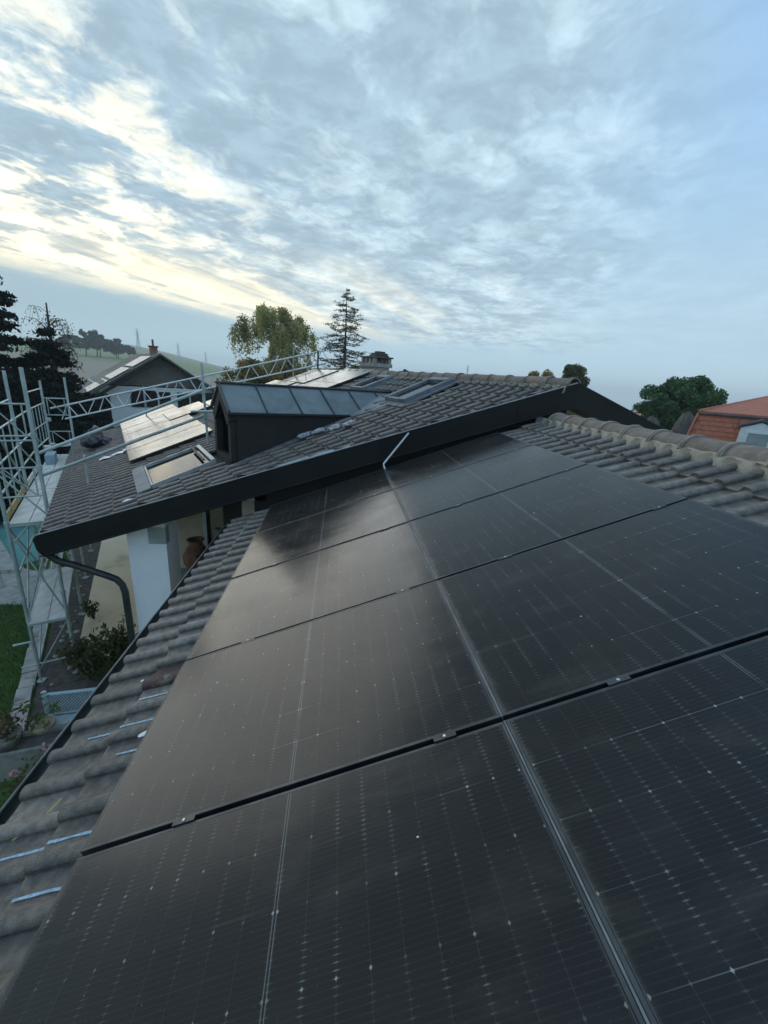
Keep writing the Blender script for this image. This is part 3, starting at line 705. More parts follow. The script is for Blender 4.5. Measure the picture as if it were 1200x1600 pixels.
# ================================================================== SOLAR PANELS
PL_, PS_, GAP = 1.722, 1.134, .020
def panel_material(name, tint):
    mt, t, b = new_mat(name)
    tcn = t.node('ShaderNodeTexCoord'); ob = tcn.outputs['Object']; x, y, z = t.sep(ob)
    geo = t.node('ShaderNodeNewGeometry'); pos = geo.outputs['Position']
    oi = t.node('ShaderNodeObjectInfo')
    seedv = t.vm('ADD', ob, t.vm('SCALE', (1, 1, 1), t.m('MULTIPLY', oi.outputs['Random'], 57.0)))
    ax = t.m('ABSOLUTE', t.m('SUBTRACT', x, PL_/2))
    a = t.m('DIVIDE', t.m('SUBTRACT', ax, .0075), .0925)
    fa = t.m('FRACT', a); dxn = t.m('MULTIPLY', t.m('MINIMUM', fa, t.m('SUBTRACT', 1.0, fa)), .0925)
    bq = t.m('DIVIDE', t.m('SUBTRACT', y, .015), .184)
    fb = t.m('FRACT', bq); dyn = t.m('MULTIPLY', t.m('MINIMUM', fb, t.m('SUBTRACT', 1.0, fb)), .184)
    inside = t.m('MULTIPLY', t.m('LESS_THAN', ax, .842), t.m('MULTIPLY', t.m('GREATER_THAN', y, .05), t.m('LESS_THAN', y, PS_-.05)))
    inside_y = t.m('MULTIPLY', t.m('GREATER_THAN', y, .014), t.m('LESS_THAN', y, PS_-.014))
    # little diamonds where four wafer corners meet; their brightness differs from cell to cell
    cell = t.vm('FLOOR', t.comb(t.m('ADD', t.m('ROUND', t.m('DIVIDE', x, .0925)), .5), t.m('ADD', t.m('ROUND', bq), .5), t.m('MULTIPLY', oi.outputs['Random'], 91.0)))
    wn = t.node('ShaderNodeTexWhiteNoise', noise_dimensions='3D'); t.l.new(cell, wn.inputs['Vector']); wv = wn.outputs['Value']
    dd = t.m('ADD', dxn, t.m('MULTIPLY', dyn, .8))
    dia = t.m('MULTIPLY', t.ss(dd, .0054, .0036), t.m('MULTIPLY', inside, t.m('MULTIPLY_ADD', t.m('POWER', wv, 2.0), .46, .05)))
    # gap lines between half cells, busbar ribbons bending down into them
    colgap = t.m('MULTIPLY', t.ss(dxn, .0016, .0006), t.m('MULTIPLY', inside_y, .03))
    rowgap = t.m('MULTIPLY', t.ss(dyn, .0013, .0005), t.m('MULTIPLY', inside, t.m('MULTIPLY', t.ss(t.noise(seedv, 1.6, 2), .5, .68), .22)))
    fr_ = t.m('FRACT', t.m('MULTIPLY', bq, 12.0)); dr_ = t.m('MULTIPLY', t.m('MINIMUM', fr_, t.m('SUBTRACT', 1.0, fr_)), .01533)
    rib = t.m('MULTIPLY', t.ss(dr_, .0021, .0008), t.m('MULTIPLY', inside_y, t.m('LESS_THAN', ax, .842)))
    patch = t.ss(t.noise(seedv, 4.4, 6, .7), .44, .66)
    gap_glint = t.ss(dxn, .0125, .002)
    rb = t.m('MULTIPLY', rib, t.m('MULTIPLY_ADD', t.m('MULTIPLY', gap_glint, patch), .19, .012))  # glints where the ribbons bend, painted as patchy paler colour beside the gaps
    # twin bright ribbons down the middle of the module, with breaks
    mid = t.m('MULTIPLY', t.ss(t.m('ABSOLUTE', t.m('SUBTRACT', ax, .0046)), .0018, .0008), t.m('MULTIPLY', inside_y, t.ss(t.noise(t.comb(t.m('MULTIPLY', y, 1.0), t.m('MULTIPLY', oi.outputs['Random'], 33.0), 0.0), 3.1, 1), .34, .42, .04, .20)))
    ed = t.m('MULTIPLY', t.ss(t.m('ABSOLUTE', t.m('SUBTRACT', ax, .8445)), .0016, .0007), t.m('MULTIPLY', inside_y, .10))
    metal = t.m('ADD', t.m('ADD', t.m('ADD', dia, colgap), t.m('ADD', rowgap, rb)), t.m('ADD', mid, ed), clamp=True)
    cell2 = t.vm('FLOOR', t.comb(t.m('ADD', a, t.m('MULTIPLY', t.m('GREATER_THAN', x, PL_/2), 20.0)), bq, t.m('MULTIPLY', oi.outputs['Random'], 77.0)))
    wn2 = t.node('ShaderNodeTexWhiteNoise', noise_dimensions='3D'); t.l.new(cell2, wn2.inputs['Vector'])
    cellc = t.vm('SCALE', tint, t.m('MULTIPLY_ADD', wn2.outputs['Value'], .5, .75))
    base = t.mix(metal, cellc, (.62, .62, .58))
    # thin film of dust, drips and smears
    dust = t.m('MULTIPLY', t.ss(t.noise(t.vm('MULTIPLY', seedv, (1.0, 3.2, 1.0)), 1.7, 7, .62, .6), .50, .80), .07)
    specks = t.m('MULTIPLY', t.ss(t.noise(seedv, 95, 2, .5), .70, .76), .12)
    edge = t.m('MULTIPLY', t.ss(t.m('ADD', x, t.m('MULTIPLY', t.noise(seedv, 9, 5, .7), .12)), .10, .05), .10)
    drip = t.m('MULTIPLY', t.ss(t.noise(t.vm('MULTIPLY', seedv, (.9, 26.0, 1.0)), 1.0, 3, .6), .60, .74), .045)
    dst = t.m('ADD', t.m('ADD', t.m('ADD', dust, specks), t.m('ADD', edge, drip)), .005)
    base = t.mix(dst, base, (.36, .31, .225))
    t.l.new(base, b.inputs['Base Color'])
    rg = t.m('ADD', t.m('MULTIPLY', t.noise(seedv, 2.2, 6, .6), .30), .04)
    t.l.new(t.m('ADD', rg, t.m('MULTIPLY', dst, 1.0)), b.inputs['Roughness'])
    b.inputs['IOR'].default_value = 1.38
    b.inputs['Sheen Weight'].default_value = .09; b.inputs['Sheen Roughness'].default_value = .28; b.inputs['Sheen Tint'].default_value = (1, .97, .9, 1)
    bn = t.node('ShaderNodeBump'); bn.inputs['Strength'].default_value = .22; bn.inputs['Distance'].default_value = .012
    hgt = t.m('ADD', t.m('MULTIPLY', t.noise(seedv, 1.6, 2, .5), 1.0), t.m('MULTIPLY', t.noise(seedv, 420, 2), .02))
    t.l.new(hgt, bn.inputs['Height']); t.l.new(bn.outputs[0], b.inputs['Normal'])
    return mt
M['pv'] = panel_material('black solar glass', (.0072, .0066, .0066))
def build_panel(H=.035, fw=.0125, lip=.0012):
    f = MB()
    f.box((0, 0, -H), (PL_, fw, 0)); f.box((0, PS_-fw, -H), (PL_, PS_, 0)); f.box((0, fw, -H), (fw, PS_-fw, 0)); f.box((PL_-fw, fw, -H), (PL_, PS_-fw, 0))
    me = f.mesh('frame', 'frame')
    bm = bmesh.new(); bm.from_mesh(me); bmesh.ops.bevel(bm, geom=[e for e in bm.edges if all(v.co.z > -.001 for v in e.verts)], offset=.0012, segments=1, affect='EDGES'); bm.to_mesh(me); bm.free()
    gl = MB().box((fw, fw, -.008), (PL_-fw, PS_-fw, -lip)).mesh('glass', 'pv')
    bk = MB().box((fw+.002, fw+.002, -.014), (PL_-fw-.002, PS_-fw-.002, -.0085)).mesh('backsheet', 'deck')
    cl = MB().box((-.045, -GAP/2-.010, .0005), (.045, -GAP/2+.010, .004)).box((-.04, -GAP/2-.009, -.03), (.04, -GAP/2-.0065, .0005)).box((-.04, -GAP/2+.0065, -.03), (.04, -GAP/2+.009, .0005)).mesh('clamp', 'frame')
    bl = MB().lathe([(0, .0085), (.004, .0085), (.0062, .0075), (.0072, .004), (.0072, .003)], (0, -GAP/2, 0), 10).mesh('bolt', 'steel', 40)
    st = MB().box((-.0078, 0, -.032), (-.0012, PS_, -.0012)).mesh('seam_strip', 'alu_dull')
    return me, gl, bk, cl, bl, st
PM = build_panel()
def panel(matrix, label, group, clamps=(.42, 1.49), strip=False):
    e = bpy.data.objects.new('solar_panel', None); col.objects.link(e); e.matrix_world = matrix; e.empty_display_size = .2
    tag(e, label, 'solar panel', group)
    for nm, me in (('frame', PM[0]), ('glass', PM[1]), ('backsheet', PM[2])): obj(nm, me, e, Matrix.Identity(4))
    if strip: obj('seam_strip', PM[5], e, Matrix.Identity(4))
    for c_ in clamps:
        k = obj('clamp', PM[3], e, Matrix.Translation((c_, 0, 0))); obj('bolt', PM[4], k, Matrix.Identity(4))
    return e
ROW = ['nearest the camera', 'second row from the camera', 'middle row of five', 'fourth row from the camera', 'farthest row, at the bargeboard']
for r_ in range(5):
    for c_ in range(2):
        u0 = -1.154+r_*1.154+GAP/2; v0 = c_*(PL_+.009)
        mt_ = LOWM @ Matrix.Translation((v0, u0, random.uniform(-.0015, .0015))) @ Matrix.Rotation(R(random.uniform(-.12, .12)), 4, 'X') @ Matrix.Rotation(R(random.uniform(-.06, .06)), 4, 'Y')
        pr_ = panel(mt_, ('black solar panel in the eave side column, ' if c_ == 0 else 'black solar panel in the ridge side column, ')+ROW[r_], 'solar panels on the foreground roof', strip=c_ == 1, clamps=(.43, 1.49) if c_ == 0 else (.465, 1.52))
for e_, spots in ((3, ((.55, .40, .0035),)), (2, ((1.1, .62, .003), (.32, .8, .0045))), (5, ((.9, .5, .004),)), (0, ((1.32, .83, .003),))):
    pe = [o for o in bpy.data.objects if o.name.startswith('solar_panel') and o.type == 'EMPTY'][e_]
    for x_, y_, r_ in spots: splat(Vector((x_, y_, .0005)), r_, Vector((0, 0, 1)), parent=pe)
# mounting rails showing in the gaps
for v in (.43, 1.49, 2.21, 3.26):
    MB().obox(lambda x, y, z: low(x, y, z), (v-.02, -1.3, -.078), (v+.02, 4.62, -.037)).build('mounting_rail', 'frame', label='black mounting rail under the panels, %s' % {.43: 'nearest the eave', 1.49: 'just on the eave side of the long seam', 2.21: 'just on the ridge side of the long seam', 3.26: 'nearest the ridge'}[v], cat='rail', group='rails under the solar panels')
# upper roof: a long row low on the slope, smaller groups near the ridge
UPAN = Matrix(((VU.x, UH.x, NU.x, UP0.x), (VU.y, UH.y, NU.y, UP0.y), (VU.z, UH.z, NU.z, UP0.z), (0, 0, 0, 1)))
ORD = ['nearest', 'second', 'third', 'fourth', 'fifth', 'farthest']
for k in range(6):
    panel(UPAN @ Matrix.Translation((-1.76, 3.74+k*1.154, .135)), 'pale reflecting solar panel low on the far roof, %s of six in the row' % ORD[k], 'solar panels low on the far roof', clamps=(.42, 1.3))
ROT = Matrix.Translation((0, PL_, 0)) @ Matrix.Rotation(R(-90), 4, 'Z')
panel(UPAN @ Matrix.Translation((3.14, 3.72, .13)) @ ROT @ Matrix.Scale(1, 4), 'white reflecting solar panel just below the ridge, beside the small roof window', 'solar panels near the far ridge', clamps=())
for k, (s0, u0) in enumerate(((2.05, 3.74), (2.05, 5.48))):
    panel(UPAN @ Matrix.Translation((s0, u0, .13)) @ ROT, 'white reflecting solar panel above the dormer roof, %s of two' % ('nearer' if k == 0 else 'farther'), 'solar panels above the dormer', clamps=())
for k in range(4):
    s0 = -.55+k*1.154
    panel(UPAN @ Matrix.Translation((s0, far_u(s0)-2.35-.0, .15)) @ ROT @ Matrix.Rotation(0, 4, 'Z'), 'pale solar panel under the lattice girder at the far verge, %s of four' % ['lowest', 'second', 'third', 'topmost'][k], 'solar panels at the far roof edge', clamps=())
# white conduit leaning on the bargeboard at the end of the long seam
MB().tube([low(1.735, 4.56, -.03), low(1.735, 4.63, .02), low(1.74, 4.66, .06), Vector((1.93, 4.775, 5.60)), Vector((1.955, 4.785, 5.63))], [.013, .013, .014, .014, .013], 8).build('conduit', 'white_plastic', smooth=40, label='short white conduit leaning against the black bargeboard', cat='conduit')
# ================================================================== SCAFFOLD AND ROOF EDGE PROTECTION
sc = thing('scaffold', tuple(uh(7, -3.4, 0)), 'galvanised steel frame scaffold with two decks along the eave of the far house', 'scaffold')
def tub(name, pts, r=.024, mat='galv', parent=None, n=8): return MB().tube(pts, r, n).build(name, mat, parent if parent is not None else sc, 50)
UF = [3.6, 6.1, 8.35, 10.55]
VO, VI = -3.68, -3.08
TOPS = {(3.6, VI): 6.12, (3.6, VO): 6.1, (6.1, VO): 5.98, (6.1, VI): 3.4, (8.35, VO): 5.7, (8.35, VI): 3.4, (10.55, VO): 5.62, (10.55, VI): 5.75}
for u in UF:
    for v in (VO, VI):
        vv = v+(.10 if u > 10 else 0)
        st = tub('standard', [uh(u, vv, .12), uh(u, vv, TOPS[(u, v)])], .032); st['_base'] = [0, 0, 0]
        st.location = (-sc.location.x, -sc.location.y, -sc.location.z); st['_base'] = [0, 0, 0]
        MB().box(tuple(uh(u, vv, .0)+Vector((-.07, -.07, .012))), tuple(uh(u, vv, .03)+Vector((.07, .07, 0)))).tube([uh(u, vv, .02), uh(u, vv, .16)], .017, 6).build('base_jack', 'galv', st)
        for z in (1.42, 3.42):
            MB().tube([uh(u, vv, z-.05), uh(u, vv, z+.05)], .033, 8).build('collar', 'galv', st)
    vv = .10 if u > 10 else 0
    for z in (1.36, 3.36): tub('transom', [uh(u, VO+vv, z), uh(u, VI+vv, z)], .022)
    tub('knee_brace', [uh(u, VO+vv, 3.0), uh(u, VO+.3+vv, 3.36)], .016)
# upper deck: planks side by side; lower deck in the first bay
for i in range(3):
    for k in range(2):
        v0 = VO+.02+k*.29
        MB().obox(uh, (UF[i]+.02, v0, 3.375), (UF[i+1]-.02, v0+.275, 3.405)).build('deck_plank', 'deckboard', sc)
for k in range(2):
    v0 = VO+.02+k*.29
    MB().obox(uh, (UF[0]-.12, v0, 1.375), (UF[1]-.02, v0+.275, 1.405)).build('deck_plank', 'deckboard', sc)
MB().obox(uh, (UF[0]-.16, VO, 1.37), (UF[0]-.122, VI, 1.415)).build('deck_hook', 'galv', sc)
MB().obox(uh, (UF[0]-.02, VO, 3.37), (UF[0]+.018, VI, 3.415)).build('deck_hook', 'galv', sc)
MB().obox(uh, (UF[0]+.1, VO-.035, 3.41), (UF[1]-.05, VO-.005, 3.55)).build('toe_board', 'yellow', sc)
MB().obox(uh, (UF[1]+.05, VO-.035, 3.41), (UF[2]-.05, VO-.005, 3.55)).build('toe_board', 'deckboard', sc)
# end guard frames, near and far
def end_frame(u, dv, zs):
    for z0, z1 in zs:
        for z in (z0, z1): tub('guard_rail', [uh(u, VO+dv, z), uh(u, VI+dv, z)], .017)
        tub('guard_post', [uh(u, VO+dv+.09, z0), uh(u, VO+dv+.09, z1)], .013); tub('guard_post', [uh(u, VI+dv-.09, z0), uh(u, VI+dv-.09, z1)], .013)
        tub('diagonal', [uh(u, VO+dv+.1, z1), uh(u, VI+dv-.1, z0)], .012)
end_frame(3.6, 0, ((3.9, 4.42), (4.98, 5.52)))
end_frame(10.55, .1, ((3.72, 4.12), (4.62, 5.12)))
tub('guard_rail', [uh(3.6, VO, 4.9), uh(3.6, VI, 4.9)], .017)
# side rails and braces on the garden side
for i in range(3):
    for z in (3.95, 4.42, 4.98, 5.40):
        if i == 1 and z > 5: continue
        dv1 = .1 if i == 2 else 0
        tub('guard_rail', [uh(UF[i], VO, z), uh(UF[i+1], VO+dv1, z)], .018)
    for q in range(1, 5):
        uq = UF[i]+(UF[i+1]-UF[i])*q/5
        if i == 2: tub('guard_post', [uh(uq, VO+.02*q, 3.95), uh(uq, VO+.02*q, 5.0)], .012)
    tub('diagonal', [uh(UF[i], VO, 1.4), uh(UF[i+1], VO, 3.4)], .018); tub('diagonal', [uh(UF[i], VO, .3), uh(UF[i+1], VO, 1.4)], .018)
    for z in (.35, 2.4): tub('ledger', [uh(UF[i], VO, z), uh(UF[i+1], VO, z)], .02)
tub('transom', [uh(3.6, VO-.25, .42), uh(3.6, VI, .42)], .02); tub('transom', [uh(3.6, VO-.3, .95), uh(3.6, VO+.1, .95)], .02)
for a_, b_ in (((VO, 1.45), (VI, 3.3)), ((VI, 1.45), (VO, 3.3)), ((VO, .25), (VI, 1.3)), ((VI, 3.5), (VO, 4.35))):
    tub('diagonal', [uh(3.6, a_[0], a_[1]), uh(3.6, b_[0], b_[1])], .015)
tub('diagonal', [uh(3.6, VO, 3.35), uh(6.1, VO, 1.45)], .018); tub('diagonal', [uh(3.6, VO, 5.5), uh(6.1, VO, 3.5)], .018)
for q in (4.2, 4.85, 5.5): tub('guard_post', [uh(q, VO, 3.45), uh(q, VO, 4.98)], .014)
for z in (.7, 1.0, 1.3, 1.6, 1.9, 2.2, 2.5, 2.8, 3.1): tub('ladder_rung', [uh(5.6, VO+.04, z), uh(5.6, VO+.38, z)], .012)
for v in (VO+.04, VO+.38): tub('ladder_rail', [uh(5.6, v, .2), uh(5.6, v, 3.4)], .016)
# second scaffold tower over the pool side
sc2 = thing('scaffold', tuple(uh(8, -5.2, 0)), 'second scaffold tower standing farther out on the lawn at the left edge', 'scaffold')
for u in (6.4, 8.6):
    for v in (-5.0, -5.7):
        tub('standard', [uh(u, v, .05), uh(u, v, 5.1)], .024, parent=sc2)
    for z in (1.4, 3.4, 4.4, 4.9): tub('transom', [uh(u, -5.7, z), uh(u, -5.0, z)], .02, parent=sc2)
for v in (-5.0, -5.7):
    for z in (2.4, 4.4, 4.9): tub('guard_rail', [uh(6.4, v, z), uh(8.6, v, z)], .018, parent=sc2)
    tub('diagonal', [uh(6.4, v, 1.4), uh(8.6, v, 3.4)], .018, parent=sc2)
for k in range(2): MB().obox(uh, (6.42, -5.68+k*.34, 3.375), (8.58, -5.36+k*.34, 3.405)).build('deck_plank', 'deckboard', sc2)
for i in range(3):
    tub('diagonal', [uh(UF[i+1], VO, 3.45), uh(UF[i], VO, 4.42)], .016); tub('diagonal', [uh(UF[i+1], VI, 1.4), uh(UF[i], VI, 3.3)], .018)
    tub('ledger', [uh(UF[i], VI, 3.36), uh(UF[i+1], VI, 3.36)], .02); tub('ledger', [uh(UF[i], VO, 1.36), uh(UF[i+1], VO, 1.36)], .02)
for u in UF[:2]:
    for z in (4.42, 4.98, 3.42, 1.9):
        MB().tube([uh(u, VO, z-.035), uh(u, VO, z+.035)], .045, 8).build('coupler', 'galv', sc); MB().tube([uh(u, VI, z-.035), uh(u, VI, z+.035)], .045, 8).build('coupler', 'galv', sc)
# two guard tubes rising from the scaffold to a post in front of the dormer
pb = upp(3.08, -.32, .05)
gd = thing('guard_rail', tuple(pb), 'two steel guard tubes rising from the scaffold to a post by the dormer', 'guard rail')
pt = pb+Vector((-.03, 0, 1.52))
tub('post', [pb, pt], .024, parent=gd)
for z0, dz in ((4.66, 1.04), (4.26, .56)):
    tub('rail', [uh(3.62, VI, z0), pb+Vector((0, -.05, dz))], .0285, parent=gd)
tub('stay', [pb+Vector((-.25, -.1, .62)), pb+Vector((.75, -.25, .70))], .02, parent=gd)
MB().tube([pb+Vector((0, -.05, .98)), pb+Vector((0, -.05, 1.1))], .04, 8).build('coupler', 'galv', gd)
MB().tube([pb+Vector((0, -.05, .50)), pb+Vector((0, -.05, .62))], .04, 8).build('coupler', 'galv', gd)
for f_, hh in ((.25, .55),):
    q = upp(3.5, -2.55, .05); tub('post', [q, q+Vector((0, 0, hh))], .02, parent=gd)
    q = upp(6.6, -2.95, .05); tub('post', [q, q+Vector((0, 0, .45))], .02, parent=gd)
# aluminium lattice girder along the far verge
lg = thing('lattice_girder', tuple(upp(far_u(-2.9), -2.9)), 'aluminium lattice girder used as guard rail along the far verge', 'girder')
ga, gb_ = uh(10.75, -3.45, 4.80), uh(far_u(4.3)+.05, 4.06, 7.12)
gd_ = (gb_-ga); Lg = gd_.length; dn = Vector((0, 0, -.40))
tub('chord', [ga, gb_], .026, 'alu', lg); tub('chord', [ga+gd_*.045+dn, gb_+dn], .026, 'alu', lg)
nb = 15
for k in range(nb):
    a = ga+gd_*((k+.5)/nb); b_ = ga+gd_*((k+1)/nb)
    tub('lacing', [a, a+gd_*(.35/nb)+dn] if k % 2 else [a+dn, a+gd_*(.35/nb)], .014, 'alu', lg, 6)
    tub('lacing', [a+gd_*(.4/nb)+dn, b_+gd_*(.35/nb)] if k % 2 else [a+gd_*(.4/nb), b_+gd_*(.35/nb)+dn], .014, 'alu', lg, 6)
q = upp(far_u(4.2)-.05, 4.12, .05); tub('post', [q, q+Vector((0, 0, .62))], .026, 'black_metal', lg)
q = upp(far_u(3.4)-.05, 3.4, .05); tub('post', [q, q+Vector((0, 0, .95))], .02, 'galv', lg)
q = upp(far_u(-1.0)-.05, -1.0, .05); tub('post', [q, q+Vector((0, 0, 1.0))], .02, 'galv', lg)

# things left lying on the far roof and the deck
def crumple(name, c_, size, mat, label, cat, n=14, flat=.35, seed=1, axes=None):
    rr = np.random.default_rng(seed); bm = bmesh.new(); bmesh.ops.create_icosphere(bm, subdivisions=3, radius=1)
    ph = rr.normal(size=(6, 3))*2.2
    ax_ = axes or (VU, UH, NU)
    for v in bm.verts:
        p = np.array(v.co); d_ = sum(math.sin(float(p@ph[k])+k) for k in range(6))*.11+rr.normal()*.05
        q = p*(1+d_)
        v.co = ax_[0]*float(q[0]*size[0])+ax_[1]*float(q[1]*size[1])+ax_[2]*float(max(q[2], -.6)*size[2])
    me = bpy.data.meshes.new(name); bm.to_mesh(me); bm.free(); me.materials.append(M[mat])
    return obj(name, me, None, Matrix.Translation(c_), label=label, cat=cat)
crumple('tool_bag', upp(7.6, -2.38, .22), (.26, .55, .28), 'bag', 'dark blue crumpled tool bag lying low on the far roof', 'bag', seed=4)
V = [upp(5.25+du_, -2.36+.1*k_, .075+.012*math.sin(k_*2.1)) for k_ in range(7) for du_ in (0, .22+.05*(k_ % 2))]
MB().add(V, [(2*k_, 2*k_+1, 2*k_+3, 2*k_+2) for k_ in range(6)]).prism([upp(5.2, -1.85, .08), upp(5.5, -1.85, .08), upp(5.42, -1.70, .10), upp(5.22, -1.72, .10)], NU*.012).build('plastic_wrap', 'white_plastic', label='strip of white plastic wrap on the far roof near the scaffold', cat='wrap')
for k_, (u_, s_) in enumerate(((.78, .92), (.68, 1.12), (.52, 1.36), (.40, 1.58))):
    crumple('plastic_film', upp(u_, s_, .10), (.13, .07, .04), 'crumple', 'crumpled silvery film beside the dormer wall, %s along the strip' % ['lowest', 'second', 'third', 'topmost'][k_], 'film', seed=20+k_)
MB().obox(lambda x, y, z: uh(x, y, 3.41)+Vector((0, 0, z)), (8.9, -3.6, 0), (9.6, -3.38, .26)).build('toolbox', 'blue_sheet', label='pale blue box standing on the upper scaffold deck', cat='box')
MB().obox(lambda x, y, z: uh(x, y, 3.41)+Vector((0, 0, z+.3+(y+3.6)*.1)), (9.9, -3.7, 0), (10.2, -2.3, .05)).build('white_board', 'white_plastic', label='white board laid across the far end of the scaffold deck', cat='board')
# ================================================================== GARDEN BELOW THE EAVE
def bush(name, c_, rad, h, n, size, mat, label, cat='shrub', stems=6, group=None, seed=0):
    rr = np.random.default_rng(seed+100); e = thing(name, tuple(c_), label, cat, group)
    sb = MB(); tips = []
    for k in range(stems):
        a = rr.uniform(0, 6.28); q = Vector(c_); pts = [q]
        tip = q+Vector((math.cos(a)*rad*rr.uniform(.3, .95), math.sin(a)*rad*rr.uniform(.3, .95), h*rr.uniform(.6, 1)))
        pts = [q+Vector((0, 0, -.02)), q.lerp(tip, .5)+Vector((0, 0, .08*h)), tip]; sb.tube(pts, [.014, .009, .004], 5); tips.append(pts)
    sb.build('stem', 'bark', e)
    cs = []
    for k in range(n):
        p = tips[int(rr.integers(len(tips)))]; f_ = rr.uniform(.25, 1.05)
        q = (p[0].lerp(p[1], f_*2) if f_ < .5 else p[1].lerp(p[2], f_*2-1)); cs.append(np.array(q)+rr.normal(size=3)*rad*.17)
    obj('foliage', quad_mesh('foliage', leaves(cs, size, .3, 2.6, rr), mat), e).location = (-c_[0], -c_[1], -c_[2])
    return e
bush('garden_shrub', (-3.95, 6.35, .02), .42, .95, 1100, .045, 'leaf_shrub', 'leafy olive shrub in the bed nearest the lattice bench', seed=1, stems=16)
bush('garden_shrub', (-3.55, 6.75, .02), .42, 1.05, 1100, .045, 'leaf_shrub', 'leafy shrub in the bed touching the gutter line', seed=2, stems=16)
bush('garden_shrub', (-4.45, 6.75, .02), .36, .55, 600, .04, 'leaf_shrub', 'low sparse shrub in the bed behind the leafy pair', seed=3, stems=12)
bush('garden_shrub', (-5.1, 8.6, .02), .25, .5, 200, .04, 'leaf_shrub', 'small dark plant in the bed beside the scaffold foot', seed=5, stems=7)
for k in range(26):
    q = uh(random.uniform(3.2, 9), random.uniform(-3.6, -3.1), .02); r_ = random.uniform(.03, .07)
    bm = bmesh.new(); bmesh.ops.create_icosphere(bm, subdivisions=1, radius=r_)
    for v in bm.verts: v.co *= random.uniform(.75, 1.2); v.co.z *= .6
    me = bpy.data.meshes.new('bed_stone'); bm.to_mesh(me); bm.free(); me.materials.append(M['stone'])
    obj('bed_stone', me, None, Matrix.Translation(q), label='small pale stone lying in the dark planting bed', cat='stone', group='stones in the planting bed')
# pale blue lattice bench back
ln = thing('lattice_bench', (-3.5, 5.05, 0), 'pale blue garden bench with a diamond lattice back below the gutter', 'bench')
LA, LB = Vector((-3.90, 5.06, .80)), Vector((-2.75, 5.25, .80)); ld = (LB-LA)
MB().tube([LA+Vector((-.02, 0, -.75)), LA+Vector((-.02, 0, .06))], .04, 8).build('post', 'lattice', ln, 40)
MB().tube([LB+Vector((0, 0, -.75)), LB+Vector((0, 0, .06))], .04, 8).build('post', 'lattice', ln, 40)
MB().tube([LA, LB], .028, 6).build('top_rail', 'lattice', ln, 40); MB().tube([LA+Vector((0, 0, -.42)), LB+Vector((0, 0, -.42))], .022, 6).build('bottom_rail', 'lattice', ln, 40)
nl = 22
for k in range(-8, nl):
    for sgn in (1, -1):
        f0 = k/nl; f1 = f0+8/nl
        a_, b_ = max(f0, 0), min(f1, 1)
        if b_ <= a_: continue
        za, zb_ = -.42*(a_-f0)/(8/nl), -.42*(b_-f0)/(8/nl)
        if sgn < 0: za, zb_ = -.42-za, -.42-zb_
        MB().tube([LA+ld*a_+Vector((0, .008*sgn, za)), LA+ld*b_+Vector((0, .008*sgn, zb_))], .0065, 4).build('lattice_slat', 'lattice', ln)
MB().obox(lambda x, y, z: LA+ld*x+Vector((.07*y*-1, -.45*y, z)), (0, .1, -.46), (1, 1, -.43)).build('seat', 'lattice', ln)
# pots and trough
def pot(name, c_, r_, h, mat, label, plantmat=None, flower=None, seed=0, ph=.35, nleaf=160):
    e = thing(name, tuple(c_), label, 'plant pot')
    MB().lathe([(r_*.62, 0), (r_*.72, h*.1), (r_*.95, h*.8), (r_*1.08, h*.84), (r_*1.08, h), (r_*.93, h), (r_*.88, h*.86), (r_*.3, h*.84), (0, h*.84)], c_, 20).build('pot', mat, e, 40)
    rr = np.random.default_rng(seed+40)
    if plantmat:
        cs = np.array(c_)+np.array([0, 0, h])+np.abs(rr.normal(size=(nleaf, 3)))*np.array([0, 0, ph*.6])+rr.normal(size=(nleaf, 3))*np.array([r_*.75, r_*.75, .03])
        o = obj('foliage', quad_mesh('foliage', leaves(cs, .05, .4, 2.0, rr), plantmat), e); o.location = (-c_[0], -c_[1], -c_[2])
    if flower:
        cs = np.array(c_)+np.array([0, 0, h+ph*.55])+rr.normal(size=(90, 3))*np.array([r_*.65, r_*.65, .06])
        o = obj('blossom', quad_mesh('blossom', leaves(cs, .035, .2, 1.1, rr), flower), e); o.location = (-c_[0], -c_[1], -c_[2])
    return e
pot('flower_pot', (-3.76, 4.70, .25), .165, .30, 'pot', 'round buff clay pot with leggy green plant beside the trough', 'leaf_green', seed=1, ph=.5, nleaf=50)
pot('flower_pot', (-4.12, 4.42, .30), .20, .30, 'trough', 'grey pot of deep pink flowers at the left edge', 'leaf_shrub', 'petal', seed=2)
MB().box((-3.95, 4.52, 0), (-3.6, 4.9, .25)).build('stone_block', 'trough', label='mossy block under the round clay pot', cat='block')
tr = thing('stone_trough', (-3.75, 4.2, 0), 'long mossy concrete trough below the gutter', 'trough')
def trf(x, y, z): return Vector((-4.35+x*.93-y*.2, 4.02+x*.25+y*.9, z))
MB().obox(trf, (0, 0, 0), (1.25, .06, .5)).obox(trf, (0, .42, 0), (1.25, .48, .5)).obox(trf, (0, .06, 0), (.06, .42, .5)).obox(trf, (1.19, .06, 0), (1.25, .42, .5)).build('trough_wall', 'trough', tr)
MB().obox(trf, (.06, .06, 0), (1.19, .42, .44)).build('trough_soil', 'soil', tr)
MB().box((-4.38, 4.12, 0), (-4.1, 4.68, .30)).build('stone_block', 'stone', label='pale block under the pot of pink flowers', cat='block')
